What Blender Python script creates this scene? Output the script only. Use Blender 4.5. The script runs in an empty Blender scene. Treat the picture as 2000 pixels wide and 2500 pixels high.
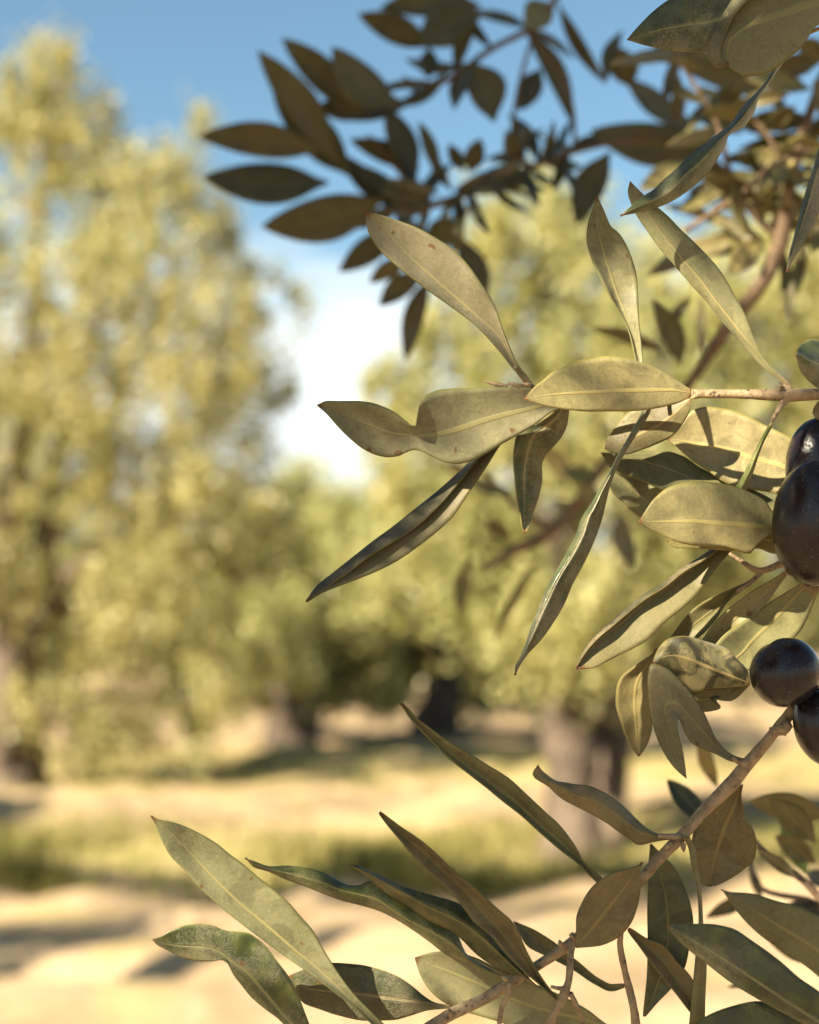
import bpy, math, random
import numpy as np

# ---------------------------------------------------------------- camera, light, exposure
scene = bpy.context.scene
C = scene.collection
W, H, F = 2000.0, 2500.0, 3732.0          # photograph's pixels; focal length in those pixels
CAM = np.array((0.0, 0.0, 1.5))
PITCH = math.atan(300.0 / F)              # horizon lies 300 px under the picture's centre
FOCUS = 0.36
RIGHT = np.array((1.0, 0.0, 0.0))
FWD = np.array((0.0, math.cos(PITCH), math.sin(PITCH)))
UP = np.array((0.0, -math.sin(PITCH), math.cos(PITCH)))

cam = bpy.data.cameras.new("camera")
cam.sensor_fit = 'HORIZONTAL'
cam.sensor_width = 36.0
cam.lens = 36.0 * F / W
cam.clip_start = 0.01
cam.clip_end = 3000.0
cam.dof.use_dof = True
cam.dof.focus_distance = FOCUS
cam.dof.aperture_fstop = 13.0
camo = bpy.data.objects.new("camera", cam)
camo.location = CAM
camo.rotation_euler = (math.pi / 2 + PITCH, 0, 0)
C.objects.link(camo)
scene.camera = camo

SUN = np.array((-0.66, -0.50, 0.56)); SUN = SUN / np.linalg.norm(SUN)   # towards the sun
EL = math.asin(SUN[2])
world = bpy.data.worlds.new("World")
scene.world = world
world.use_nodes = True
wn, wl = world.node_tree.nodes, world.node_tree.links
wn.clear()
sky = wn.new('ShaderNodeTexSky'); sky.sky_type = 'NISHITA'; sky.sun_disc = False
sky.sun_elevation = EL; sky.sun_rotation = math.atan2(SUN[0], SUN[1])
sky.altitude = 100; sky.air_density = 1.0; sky.dust_density = 0.7; sky.ozone_density = 1.0
tc = wn.new('ShaderNodeTexCoord')
mp = wn.new('ShaderNodeMapping'); mp.inputs['Scale'].default_value = (1.0, 1.0, 2.2)
cn = wn.new('ShaderNodeTexNoise'); cn.inputs['Scale'].default_value = 6.0
cn.inputs['Detail'].default_value = 6.0; cn.inputs['Roughness'].default_value = 0.55
sp = wn.new('ShaderNodeSeparateXYZ')
lowb = wn.new('ShaderNodeMapRange'); lowb.interpolation_type = 'SMOOTHSTEP'
lowb.inputs['From Min'].default_value = 0.36; lowb.inputs['From Max'].default_value = 0.13
lowb.inputs['To Min'].default_value = -0.20; lowb.inputs['To Max'].default_value = 0.42
addn = wn.new('ShaderNodeMath'); addn.operation = 'ADD'
cm = wn.new('ShaderNodeMapRange'); cm.interpolation_type = 'SMOOTHSTEP'
cm.inputs['From Min'].default_value = 0.50; cm.inputs['From Max'].default_value = 0.85
mx = wn.new('ShaderNodeMixRGB'); mx.inputs['Color2'].default_value = (5.7, 6.2, 6.2, 1)
bg = wn.new('ShaderNodeBackground'); bg.inputs['Strength'].default_value = 0.048
wo = wn.new('ShaderNodeOutputWorld')
wl.new(tc.outputs['Generated'], mp.inputs['Vector']); wl.new(mp.outputs['Vector'], cn.inputs['Vector'])
wl.new(tc.outputs['Generated'], sp.inputs['Vector']); wl.new(sp.outputs['Z'], lowb.inputs['Value'])
wl.new(cn.outputs['Fac'], addn.inputs[0]); wl.new(lowb.outputs['Result'], addn.inputs[1])
wl.new(addn.outputs[0], cm.inputs['Value']); wl.new(cm.outputs['Result'], mx.inputs['Fac'])
tn = wn.new('ShaderNodeMixRGB'); tn.blend_type = 'MULTIPLY'; tn.inputs['Fac'].default_value = 1.0
tn.inputs['Color2'].default_value = (0.78, 0.94, 0.88, 1)
wl.new(sky.outputs['Color'], tn.inputs['Color1']); wl.new(tn.outputs['Color'], mx.inputs['Color1']); wl.new(mx.outputs['Color'], bg.inputs['Color'])
wl.new(bg.outputs['Background'], wo.inputs['Surface'])

sl = bpy.data.lights.new("sun", 'SUN'); sl.energy = 5.0; sl.angle = math.radians(0.53)
sl.color = (1.0, 0.88, 0.66)
so = bpy.data.objects.new("sun", sl); C.objects.link(so)
from mathutils import Vector
so.rotation_euler = Vector(SUN).to_track_quat('Z', 'Y').to_euler()
so.location = (-5, -6, 9)

vs = scene.view_settings
scene.display_settings.display_device = 'sRGB'
vs.view_transform = 'Standard'; vs.look = 'None'; vs.gamma = 1.0
vs.exposure = 2.1
scene.cycles.max_bounces = 8
scene.cycles.transmission_bounces = 6

# ---------------------------------------------------------------- helpers
def P(x, y, d):
    """world point seen at photograph pixel (x, y), d metres ahead"""
    return CAM + RIGHT * ((x - W/2) / F * d) + UP * ((H/2 - y) / F * d) + FWD * d

CROPS = {'s': (0, 0, 1), 'c1': (700, 400, 2.6538), 'c2': (1350, 400, 2.6538), 'c3': (700, 900, 2.6538),
         'c4': (1250, 900, 2.3), 'c5': (900, 1650, 2.875), 'c6': (1400, 1500, 2.875), 'c7': (350, 1950, 2.3),
         'c8': (1000, 2050, 1.725), 'u1': (450, 0, 2.156), 'u2': (1200, 0, 2.156), 'u6': (900, 800, 2.396)}
def S(*a):
    """outline points: crop name, string of numbers, ... -> photograph pixels"""
    out = []
    for c, s in zip(a[0::2], a[1::2]):
        x0, y0, k = CROPS[c]
        v = [float(q) for q in s.split()]
        out += [(x0 + v[i]/k, y0 + v[i+1]/k) for i in range(0, len(v), 2)]
    return np.array(out)

def pchip(t, y, q):
    t = np.asarray(t, float); y = np.asarray(y, float); q = np.clip(q, t[0], t[-1])
    h = np.diff(t)[:, None]; dl = np.diff(y, axis=0) / h
    m = np.zeros_like(y); m[0] = dl[0]; m[-1] = dl[-1]
    if len(t) > 2:
        w1 = 2*h[1:] + h[:-1]; w2 = h[1:] + 2*h[:-1]
        a, b = dl[:-1], dl[1:]
        ok = (a*b) > 0
        den = np.where(ok, w1/np.where(ok, a, 1) + w2/np.where(ok, b, 1), 1)
        m[1:-1] = np.where(ok, (w1 + w2)/den, 0)
    i = np.clip(np.searchsorted(t, q, side='right') - 1, 0, len(t) - 2)
    hh = h[i]; s = ((q - t[i])[:, None]) / hh
    return ((2*s**3 - 3*s**2 + 1)*y[i] + (s**3 - 2*s**2 + s)*hh*m[i]
            + (-2*s**3 + 3*s**2)*y[i+1] + (s**3 - s**2)*hh*m[i+1])

def cat(t, y, q):
    """smooth curve through points (finite difference tangents)"""
    t = np.asarray(t, float); y = np.asarray(y, float); q = np.clip(q, t[0], t[-1])
    m = np.gradient(y, t, axis=0) if len(t) > 2 else np.repeat(((y[-1]-y[0])/(t[-1]-t[0]))[None], 2, 0)
    i = np.clip(np.searchsorted(t, q, side='right') - 1, 0, len(t) - 2)
    hh = (t[i+1]-t[i])[:, None]; s = ((q - t[i])[:, None]) / hh
    return ((2*s**3 - 3*s**2 + 1)*y[i] + (s**3 - 2*s**2 + s)*hh*m[i]
            + (-2*s**3 + 3*s**2)*y[i+1] + (s**3 - s**2)*hh*m[i+1])

def arc(p):
    d = np.linalg.norm(np.diff(p, axis=0), axis=1)
    a = np.concatenate(([0], np.cumsum(d))); return a / a[-1]

def near_t(mid, pts):
    tm = np.linspace(0, 1, 300); dm = cat(arc(mid), mid, tm)
    t = np.array([tm[np.argmin(((dm - p)**2).sum(1))] for p in pts])
    t[0], t[-1] = 0, 1
    n = len(t)
    for i in range(1, n): t[i] = max(t[i], t[i-1] + 0.006)
    t = t / t[-1]
    return t

def link(name, mesh, parent=None):
    o = bpy.data.objects.new(name, mesh); C.objects.link(o)
    if parent is not None: o.parent = parent
    return o
def tag(o, label=None, cat=None, group=None, kind=None):
    if label: o['label'] = label
    if cat: o['category'] = cat
    if group: o['group'] = group
    if kind: o['kind'] = kind
    return o
def empty(name, loc, label, cat, group=None):
    o = bpy.data.objects.new(name, None); C.objects.link(o)
    o.location = [float(v) for v in loc]; o.empty_display_size = 0.02
    return tag(o, label, cat, group)
def origin(parent):
    return np.array(parent.location) if parent is not None else np.zeros(3)
def mesh_np(name, verts, faces, mats, uv=None, smooth=True, fmat=None):
    me = bpy.data.meshes.new(name)
    me.from_pydata([tuple(map(float, v)) for v in verts], [], [tuple(int(k) for k in f) for f in faces])
    for m in mats: me.materials.append(m)
    if smooth: me.polygons.foreach_set('use_smooth', [True]*len(me.polygons))
    if fmat is not None: me.polygons.foreach_set('material_index', fmat)
    if uv is not None:
        l = me.uv_layers.new(name='UVMap')
        idx = np.empty(len(me.loops), int); me.loops.foreach_get('vertex_index', idx)
        l.data.foreach_set('uv', np.asarray(uv)[idx].ravel())
    me.update()
    return me
def quads_fast(name, v, mats, fmat=None, tri=False):
    """many loose faces: v is (n, 4 or 3, 3)"""
    k = v.shape[1]; n = v.shape[0]
    me = bpy.data.meshes.new(name)
    me.vertices.add(n*k); me.vertices.foreach_set('co', v.astype(np.float32).ravel())
    me.loops.add(n*k); me.loops.foreach_set('vertex_index', np.arange(n*k, dtype=np.int32))
    me.polygons.add(n); me.polygons.foreach_set('loop_start', np.arange(0, n*k, k, dtype=np.int32))
    me.polygons.foreach_set('loop_total', np.full(n, k, dtype=np.int32))
    for m in mats: me.materials.append(m)
    if fmat is not None: me.polygons.foreach_set('material_index', np.asarray(fmat, dtype=np.int32))
    me.update(calc_edges=True); me.validate()
    return me

# ---------------------------------------------------------------- materials
class NT:
    def __init__(self, name):
        self.m = bpy.data.materials.new(name); self.m.use_nodes = True
        self.n = self.m.node_tree.nodes; self.l = self.m.node_tree.links; self.n.clear()
        self.out = self.n.new('ShaderNodeOutputMaterial')
    def put(self, sock, v):
        if isinstance(v, bpy.types.NodeSocket): self.l.new(v, sock)
        elif isinstance(v, (tuple, list)) and len(v) == 3 and sock.type == 'RGBA': sock.default_value = (*v, 1)
        else: sock.default_value = v
    def math(self, op, a, b=0.0, c=None, clamp=False):
        n = self.n.new('ShaderNodeMath'); n.operation = op; n.use_clamp = clamp
        self.put(n.inputs[0], a); self.put(n.inputs[1], b)
        if c is not None: self.put(n.inputs[2], c)
        return n.outputs[0]
    def mix(self, f, a, b, mode='MIX'):
        n = self.n.new('ShaderNodeMixRGB'); n.blend_type = mode
        self.put(n.inputs[0], f); self.put(n.inputs[1], a); self.put(n.inputs[2], b); return n.outputs[0]
    def ramp(self, v, a, b, lo=0.0, hi=1.0, smooth=True):
        n = self.n.new('ShaderNodeMapRange'); n.interpolation_type = 'SMOOTHSTEP' if smooth else 'LINEAR'
        self.put(n.inputs['Value'], v); n.inputs['From Min'].default_value = a; n.inputs['From Max'].default_value = b
        n.inputs['To Min'].default_value = lo; n.inputs['To Max'].default_value = hi; return n.outputs['Result']
    def noise(self, scale, vec=None, detail=4.0, rough=0.55, dist=0.0, col=False):
        n = self.n.new('ShaderNodeTexNoise'); n.inputs['Scale'].default_value = scale
        n.inputs['Detail'].default_value = detail; n.inputs['Roughness'].default_value = rough
        n.inputs['Distortion'].default_value = dist
        if vec is not None: self.l.new(vec, n.inputs['Vector'])
        return n.outputs['Color' if col else 'Fac']
    def coord(self, which='Object', scale=None, offset=None):
        t = self.n.new('ShaderNodeTexCoord').outputs[which]
        if scale is None and offset is None: return t
        m = self.n.new('ShaderNodeMapping'); self.l.new(t, m.inputs['Vector'])
        if scale: m.inputs['Scale'].default_value = scale
        if offset is not None: self.put(m.inputs['Location'], offset)
        return m.outputs['Vector']
    def bump(self, h, dist, strength=1.0):
        n = self.n.new('ShaderNodeBump'); n.inputs['Distance'].default_value = dist
        n.inputs['Strength'].default_value = strength; self.l.new(h, n.inputs['Height']); return n.outputs['Normal']
    def bsdf(self, color, rough, normal=None, spec=0.5, **kw):
        n = self.n.new('ShaderNodeBsdfPrincipled')
        self.put(n.inputs['Base Color'], color); self.put(n.inputs['Roughness'], rough)
        n.inputs['Specular IOR Level'].default_value = spec
        if normal is not None: self.l.new(normal, n.inputs['Normal'])
        for k, v in kw.items(): self.put(n.inputs[k.replace('_', ' ')], v)
        return n.outputs[0]
    def done(self, sh): self.l.new(sh, self.out.inputs['Surface']); return self.m

def leaf_uv(t):
    uv = t.coord('UV'); s = t.n.new('ShaderNodeSeparateXYZ'); t.l.new(uv, s.inputs[0])
    u, v = s.outputs['X'], s.outputs['Y']
    return uv, u, v, t.math('ABSOLUTE', t.math('SUBTRACT', u, 0.5))
def obj_rand(t):
    return t.n.new('ShaderNodeObjectInfo').outputs['Random']
def obj_col(t):
    return t.n.new('ShaderNodeObjectInfo').outputs['Color']
def with_translucent(t, sh, color, amount, normal=None):
    tr = t.n.new('ShaderNodeBsdfTranslucent'); t.put(tr.inputs['Color'], color)
    m = t.n.new('ShaderNodeMixShader'); m.inputs[0].default_value = amount
    t.l.new(sh, m.inputs[1]); t.l.new(tr.outputs[0], m.inputs[2]); return m.outputs[0]

def leaf_under():
    t = NT('leaf_underside')
    uv, u, v, c = leaf_uv(t); r = obj_rand(t)
    off = t.n.new('ShaderNodeCombineXYZ'); t.l.new(t.math('MULTIPLY', r, 3.0), off.inputs[0]); t.l.new(r, off.inputs[1])
    co = t.coord('Object', None, off.outputs[0])
    big = t.noise(70, co, 3); fine = t.noise(2600, co, 3, 0.7); med = t.noise(420, co, 5, 0.65, 0.6)
    col = t.mix(t.ramp(big, 0.35, 0.68), (0.292, 0.280, 0.178), (0.215, 0.215, 0.122))
    col = t.mix(t.ramp(fine, 0.35, 0.75, 0.0, 0.45), col, (0.44, 0.385, 0.25))
    col = t.mix(t.ramp(med, 0.50, 0.78, 0.0, 0.55), col, (0.16, 0.14, 0.07))
    mid_ = t.noise(950, co, 3, 0.7)
    col = t.mix(t.ramp(mid_, 0.45, 0.72, 0.0, 0.30), col, (0.47, 0.42, 0.28))
    # side veins, faint
    wv = t.math('SINE', t.math('ADD', t.math('MULTIPLY', v, 75.0), t.math('MULTIPLY', c, -38.0)))
    col = t.mix(t.ramp(wv, 0.55, 1.0, 0.0, 0.12), col, (0.36, 0.33, 0.17))
    al = t.n.new('ShaderNodeObjectInfo').outputs['Alpha']
    stn = t.math('MULTIPLY', t.math('SUBTRACT', 1.0, al), t.ramp(t.noise(120, co, 6, 0.65, 1.2), 0.46, 0.62))
    col = t.mix(stn, col, (0.040, 0.036, 0.018))
    hue = t.mix(r, (0.84, 0.90, 0.78), (1.06, 1.0, 0.98))
    col = t.mix(1.0, col, hue, 'MULTIPLY')
    # rusty flecks gathered towards one margin
    vo = t.n.new('ShaderNodeTexVoronoi'); vo.inputs['Scale'].default_value = 900; t.l.new(co, vo.inputs['Vector'])
    fl = t.math('MULTIPLY', t.ramp(vo.outputs['Distance'], 0.30, 0.12), t.ramp(t.noise(160, co, 2), 0.50, 0.66))
    fl = t.math('MULTIPLY', fl, t.ramp(r, 0.55, 0.25))
    col = t.mix(t.math('MULTIPLY', fl, 0.75), col, (0.15, 0.075, 0.035))
    sp_ = t.math('MULTIPLY', t.ramp(t.noise(330, co, 1, 0.4), 0.74, 0.80), 0.8)
    col = t.mix(sp_, col, (0.16, 0.06, 0.02))
    # midrib
    rib = t.ramp(t.math('DIVIDE', c, t.ramp(v, 0.0, 1.0, 1.25, 0.35, False)), 0.055, 0.022)
    col = t.mix(t.math('MULTIPLY', rib, 0.8), col, (0.42, 0.37, 0.175))
    ed = t.ramp(c, 0.462, 0.495)
    col = t.mix(t.math('MULTIPLY', ed, 0.75), col, (0.20, 0.19, 0.035))
    col = t.mix(t.ramp(v, 0.965, 0.995), col, (0.20, 0.09, 0.03))
    col = t.mix(t.ramp(v, 0.06, 0.01), col, (0.33, 0.235, 0.12))
    col = t.mix(1.0, col, (0.78, 0.77, 0.70), 'MULTIPLY')
    col = t.mix(1.0, col, obj_col(t), 'MULTIPLY')
    h = t.math('ADD', t.math('MULTIPLY', rib, 0.28), t.math('ADD', t.math('MULTIPLY', fine, 0.16), t.math('MULTIPLY', med, 0.35)))
    nrm = t.bump(h, 0.00035, 0.9)
    sh = t.bsdf(col, 0.52, nrm, 0.4, Sheen_Weight=0.12, Sheen_Roughness=0.5)
    return t.done(with_translucent(t, sh, t.mix(1.0, col, (1.05, 0.95, 0.42), 'MULTIPLY'), 0.30))

def leaf_top():
    t = NT('leaf_upperside')
    uv, u, v, c = leaf_uv(t); r = obj_rand(t)
    off = t.n.new('ShaderNodeCombineXYZ'); t.l.new(t.math('MULTIPLY', r, 3.0), off.inputs[0]); t.l.new(r, off.inputs[2])
    co = t.coord('Object', None, off.outputs[0])
    s1 = t.noise(1500, co, 4, 0.75, 1.6); big = t.noise(110, co, 3); s2 = t.noise(3200, co, 2, 0.6, 0.8)
    green = t.mix(t.ramp(t.noise(240, co, 4), 0.35, 0.68), (0.035, 0.045, 0.016), (0.085, 0.098, 0.030))
    dust = t.mix(s2, (0.20, 0.185, 0.125), (0.30, 0.27, 0.19))
    am = t.math('ADD', t.math('MULTIPLY', big, 0.65), t.math('MULTIPLY', t.ramp(u, 0.35, 1.0), 0.14))
    am = t.math('ADD', am, t.math('MULTIPLY', t.ramp(c, 0.16, 0.02), 0.10))
    th = t.math('ADD', t.math('MULTIPLY', s1, 0.75), am)
    mask = t.ramp(th, 0.66, 0.94)
    col = t.mix(t.math('MULTIPLY', mask, 0.85), green, dust)
    rib = t.ramp(t.math('DIVIDE', c, t.ramp(v, 0.0, 1.0, 1.3, 0.4, False)), 0.055, 0.016)
    col = t.mix(t.math('MULTIPLY', rib, 0.8), col, (0.30, 0.275, 0.15))
    ed = t.ramp(c, 0.466, 0.495)
    col = t.mix(t.math('MULTIPLY', ed, 0.6), col, (0.20, 0.17, 0.06))
    sp_ = t.math('MULTIPLY', t.ramp(t.noise(300, co, 1, 0.4), 0.76, 0.81), 0.8)
    col = t.mix(sp_, col, (0.14, 0.05, 0.02))
    col = t.mix(t.ramp(v, 0.06, 0.01), col, (0.30, 0.225, 0.12))
    col = t.mix(t.ramp(v, 0.965, 0.995), col, (0.20, 0.10, 0.04))
    col = t.mix(1.0, col, (0.78, 0.76, 0.70), 'MULTIPLY')
    col = t.mix(1.0, col, obj_col(t), 'MULTIPLY')
    h = t.math('ADD', t.math('MULTIPLY', mask, 0.5), t.math('SUBTRACT', t.math('MULTIPLY', t.noise(420, co, 4), 0.6), t.math('MULTIPLY', rib, 0.7)))
    nrm = t.bump(h, 0.0003, 0.9)
    sh = t.bsdf(col, t.ramp(mask, 0, 1, 0.34, 0.6), nrm, 0.5)
    return t.done(with_translucent(t, sh, t.mix(1.0, col, (1.0, 1.0, 0.4), 'MULTIPLY'), 0.16))

def bark(name, a, b, scale, dark=(0.07, 0.045, 0.03)):
    t = NT(name); co = t.coord('Object')
    n1 = t.noise(260*scale, co, 5, 0.65, 0.5); n2 = t.noise(1500*scale, co, 4, 0.7)
    col = t.mix(t.ramp(n1, 0.32, 0.68), a, b)
    col = t.mix(t.ramp(n2, 0.58, 0.78, 0, 0.6), col, dark)
    vo = t.n.new('ShaderNodeTexVoronoi'); vo.inputs['Scale'].default_value = 700*scale; t.l.new(co, vo.inputs['Vector'])
    wart = t.math('MULTIPLY', t.ramp(vo.outputs['Distance'], 0.34, 0.16), t.ramp(n1, 0.42, 0.6))
    col = t.mix(t.math('MULTIPLY', wart, 0.6), col, dark)
    col = t.mix(1.0, col, obj_col(t), 'MULTIPLY')
    h = t.math('ADD', t.math('ADD', n1, t.math('MULTIPLY', n2, 0.5)), t.math('MULTIPLY', wart, 0.5))
    return t.done(t.bsdf(col, 0.75, t.bump(h, 0.0009/scale, 0.9), 0.25))

def olive_skin():
    t = NT('olive_skin'); co = t.coord('Object')
    n1 = t.noise(150, co, 4, 0.6); n2 = t.noise(1300, co, 3, 0.6); n3 = t.noise(420, co, 5, 0.7)
    col = t.mix(t.ramp(n1, 0.35, 0.7), (0.006, 0.0045, 0.006), (0.018, 0.008, 0.008))
    bloom = t.math('MULTIPLY', t.ramp(n1, 0.62, 0.36), t.ramp(n3, 0.30, 0.75))
    col = t.mix(t.math('MULTIPLY', bloom, 0.2), col, (0.05, 0.052, 0.065))
    vo = t.n.new('ShaderNodeTexVoronoi'); vo.inputs['Scale'].default_value = 620; t.l.new(co, vo.inputs['Vector'])
    le = t.math('MULTIPLY', t.ramp(vo.outputs['Distance'], 0.16, 0.07), 0.45)
    col = t.mix(le, col, (0.16, 0.11, 0.085))
    h = t.math('ADD', t.math('MULTIPLY', n2, 0.16), t.math('MULTIPLY', n3, 0.55))
    nrm = t.bump(h, 0.00045, 0.7)
    return t.done(t.bsdf(col, t.ramp(n3, 0.3, 0.7, 0.10, 0.24), nrm, 0.32))

UNDER, TOP = leaf_under(), leaf_top()
TWIG = bark('twig_bark', (0.31, 0.225, 0.13), (0.17, 0.122, 0.075), 1.0, (0.07, 0.046, 0.028))
TWIG_DARK = bark('old_twig_bark', (0.17, 0.112, 0.065), (0.09, 0.060, 0.038), 1.0)
TRUNK = bark('trunk_bark', (0.24, 0.18, 0.13), (0.085, 0.062, 0.045), 0.012, (0.04, 0.028, 0.02))
SKIN = olive_skin()

def tree_leaf(name, a, b, cdark):
    t = NT(name)
    co = t.coord('Object'); n1 = t.noise(0.9, co, 3); n2 = t.noise(4.0, co, 3)
    ri = t.n.new('ShaderNodeNewGeometry').outputs['Random Per Island']
    col = t.mix(t.ramp(n1, 0.35, 0.65), a, b)
    col = t.mix(t.ramp(n2, 0.45, 0.75, 0, 0.6), col, cdark)
    col = t.mix(t.ramp(ri, 0.45, 1.0, 0, 0.6), col, (0.40, 0.37, 0.19))
    col = t.mix(1.0, col, obj_col(t), 'MULTIPLY')
    sh = t.bsdf(col, 0.42, None, 0.5)
    return t.done(with_translucent(t, sh, t.mix(1.0, col, (1.08, 1.05, 0.62), 'MULTIPLY'), 0.38))
CROWN = tree_leaf('olive_crown_leaves', (0.355, 0.345, 0.170), (0.260, 0.270, 0.125), (0.155, 0.166, 0.078))
SHADE_LEAF = tree_leaf('overhead_leaves', (0.17, 0.15, 0.08), (0.14, 0.13, 0.07), (0.07, 0.07, 0.03))

# ---------------------------------------------------------------- leaf builder
MM = 0.001
rng = np.random.default_rng(7)
def leaf(par, rails, db, dt, side='under', rd=(0, 0, 0), us=None, bow=0.0, n=44, k=None, arclen=False,
         tint=(1, 1, 1), stain=None, wav=0.35, mid=1, thick=0.32, label=None, th0=None):
    """loft a leaf through rails (margin, midrib, margin...) running base -> tip.
    db, dt: depth of base and tip in mm behind the focus plane; rd: extra depth of every rail (mm)"""
    R = [np.asarray(r, float) for r in rails]
    nr = len(R)
    s = np.linspace(0, 1, n); ts = 0.65*s + 0.35*(0.5 - 0.5*np.cos(np.pi*s))
    pts = []
    for i, r in enumerate(R):
        t = arc(r) if (arclen or i == mid) else near_t(R[mid], r)
        pts.append(pchip(t, r, ts) if not arclen else cat(t, r, ts))
    pts = np.array(pts)                                  # nr, n, 2
    if us is None: us = np.linspace(0, 1, nr)
    us = np.asarray(us, float)
    if k is None: k = 6*(nr-1) + 1
    uq = np.linspace(0, 1, k)
    env = np.sin(np.pi*np.clip(ts, 0, 1))**0.6
    ph = rng.uniform(0, 6.28, 4)
    G = np.zeros((n, k, 3)); UV = np.zeros((n, k, 2))
    for j in range(n):
        row = pts[:, j, :]
        dz = np.array(rd, float)*env[j]
        yy = np.concatenate((row, dz[:, None]), axis=1)
        q = cat(us, yy, uq) if nr > 2 else np.stack([np.interp(uq, us, yy[:, m]) for m in range(3)], 1)
        t = ts[j]
        dep = db + (dt - db)*t + bow*4*t*(1-t)
        ww = wav*env[j]*(np.sin(9*t + ph[0])*np.abs(uq-.5)*2*np.sign(uq-.5) + 0.7*np.sin(15*t + ph[1] + 3*uq)*np.abs(uq - .5)*2
             + 0.3*np.sin(27*t+ph[2]+5*uq))
        for m in range(k):
            d = FOCUS + (dep + q[m, 2] + ww[m])*MM
            G[j, m] = P(q[m, 0], q[m, 1], d)
        UV[j, :, 0] = uq; UV[j, :, 1] = t
    V = (G - origin(par)).reshape(-1, 3)
    faces = []
    flip = False
    a = G[n//2, 0]; b = G[n//2, k//(nr-1) if nr > 3 or (nr == 3 and us[1] > 0.6) else k//2]; c = G[n//2 + 3, 0]
    nn = np.cross(b - a, c - a)
    if np.dot(nn, CAM - a) < 0: flip = True
    for j in range(n-1):
        for m in range(k-1):
            q = (j*k+m, j*k+m+1, (j+1)*k+m+1, (j+1)*k+m)
            faces.append(q[::-1] if flip else q)
    mats = [UNDER, TOP] if side == 'under' else [TOP, UNDER]
    me = mesh_np('leaf', V, faces, mats, UV.reshape(-1, 2))
    o = link('leaf', me, par)
    o.color = (*tint, 1 - (rng.uniform(0, 0.35) if stain is None else stain))
    md = o.modifiers.new('thickness', 'SOLIDIFY'); md.thickness = thick*MM; md.offset = -1
    md.material_offset = 1; md.use_even_offset = False
    if label: o['label'] = label
    return o

def blade(base, tip, width, bend=0.0, wl=0.5, shape=0.9, n=11):
    """rails of a plain lance-shaped olive leaf in photograph pixels"""
    b = np.array(base, float); e = np.array(tip, float); ax = e - b; L = np.linalg.norm(ax)
    nv = np.array((-ax[1], ax[0]))/L
    t = np.linspace(0, 1, n)
    m = b + np.outer(t, ax) + np.outer(np.sin(np.pi*t)*bend*L, nv)
    tt = np.clip((t - 0.07)/0.93, 0, 1)
    w = width*np.clip(np.sin(np.pi*tt**0.85), 0, 1)**shape + np.where(t < 0.12, width*0.06, 0)
    w[-1] = 0.4
    return [m - nv*(w*wl)[:, None], m, m + nv*(w*(1-wl))[:, None]]

def tube(par, pts, radii, mat, name='stem', nseg=12, label=None, sub=6, knob=0.06, world=False):
    """round tapering stem through (x, y, depth mm) pixels, radii in pixels"""
    p = np.array(pts, float)
    if not world:
        w = np.array([P(x, y, FOCUS + d*MM) for x, y, d in p])
        rr = np.array([r/F*(FOCUS + d*MM) for r, (x, y, d) in zip(radii, p)])
    else: w = p; rr = np.array(radii, float)
    t = arc(w); q = np.linspace(0, 1, max(4, sub*(len(w)-1)+1))
    c = cat(t, w, q); r = np.interp(q, t, rr)
    tang = np.gradient(c, axis=0); tang /= np.linalg.norm(tang, axis=1)[:, None]
    ref = np.array((0.13, 0.95, 0.21)); V = []
    for i in range(len(c)):
        a = np.cross(tang[i], ref); a /= np.linalg.norm(a); b = np.cross(tang[i], a)
        for s in range(nseg):
            th = 2*math.pi*s/nseg
            k = 1 + knob*math.sin(3*th + 11*q[i]) + knob*0.8*math.sin(2*th - 23*q[i] + 1) + rng.normal(0, knob*0.35)
            V.append(c[i] + r[i]*k*(a*math.cos(th) + b*math.sin(th)))
    n = len(c); Fs = []
    for i in range(n-1):
        for s in range(nseg):
            s2 = (s+1) % nseg
            Fs.append((i*nseg+s, i*nseg+s2, (i+1)*nseg+s2, (i+1)*nseg+s))
    Fs.append(tuple(range(nseg))[::-1]); Fs.append(tuple((n-1)*nseg + s for s in range(nseg)))
    V = np.array(V) - origin(par)
    o = link(name, mesh_np(name, V, Fs, [mat]), par)
    if label: o['label'] = label
    return o

def olive(par, x, y, d, rx, ry, tilt=0.0, label=None, stalk=None):
    """a ripe olive: rx, ry in pixels, slightly pear-shaped, dented, with a stalk sub-part"""
    sc = (FOCUS + d*MM)/F
    c = P(x, y, FOCUS + d*MM); V = []; Fs = []; nu, nv = 40, 26
    sd = rng.uniform(0, 6, 3)
    for i in range(nv+1):
        ph = math.pi*i/nv
        for j in range(nu):
            th = 2*math.pi*j/nu
            k = 1 + 0.012*math.sin(3*th + sd[0] + 2*ph) + 0.014*math.sin(2*th + 3*ph + sd[1])
            pole = 1 - 0.035*math.exp(-((ph)/0.16)**2)
            lx = rx*math.sin(ph)*math.cos(th)*k*(1 + 0.05*math.cos(ph)); lz = ry*math.cos(ph)*pole*k
            ly = rx*math.sin(ph)*math.sin(th)*k
            x2 = lx*math.cos(tilt) - lz*math.sin(tilt); z2 = lx*math.sin(tilt) + lz*math.cos(tilt)
            V.append(c + sc*(RIGHT*x2 + UP*z2 + FWD*ly))
    for i in range(nv):
        for j in range(nu):
            j2 = (j+1) % nu
            Fs.append((i*nu+j, (i+1)*nu+j, (i+1)*nu+j2, i*nu+j2))
    me = mesh_np('olive', np.array(V) - c, Fs, [SKIN])
    o = link('olive', me, par); o.location = [float(v) for v in (c - origin(par))]
    if label: o['label'] = label
    if stalk is not None:
        st = tube(None, stalk[0], stalk[1], TWIG, 'fruit_stalk', 10)
        for v in st.data.vertices: v.co = v.co - Vector(c)
        st.parent = o
    return o

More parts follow.
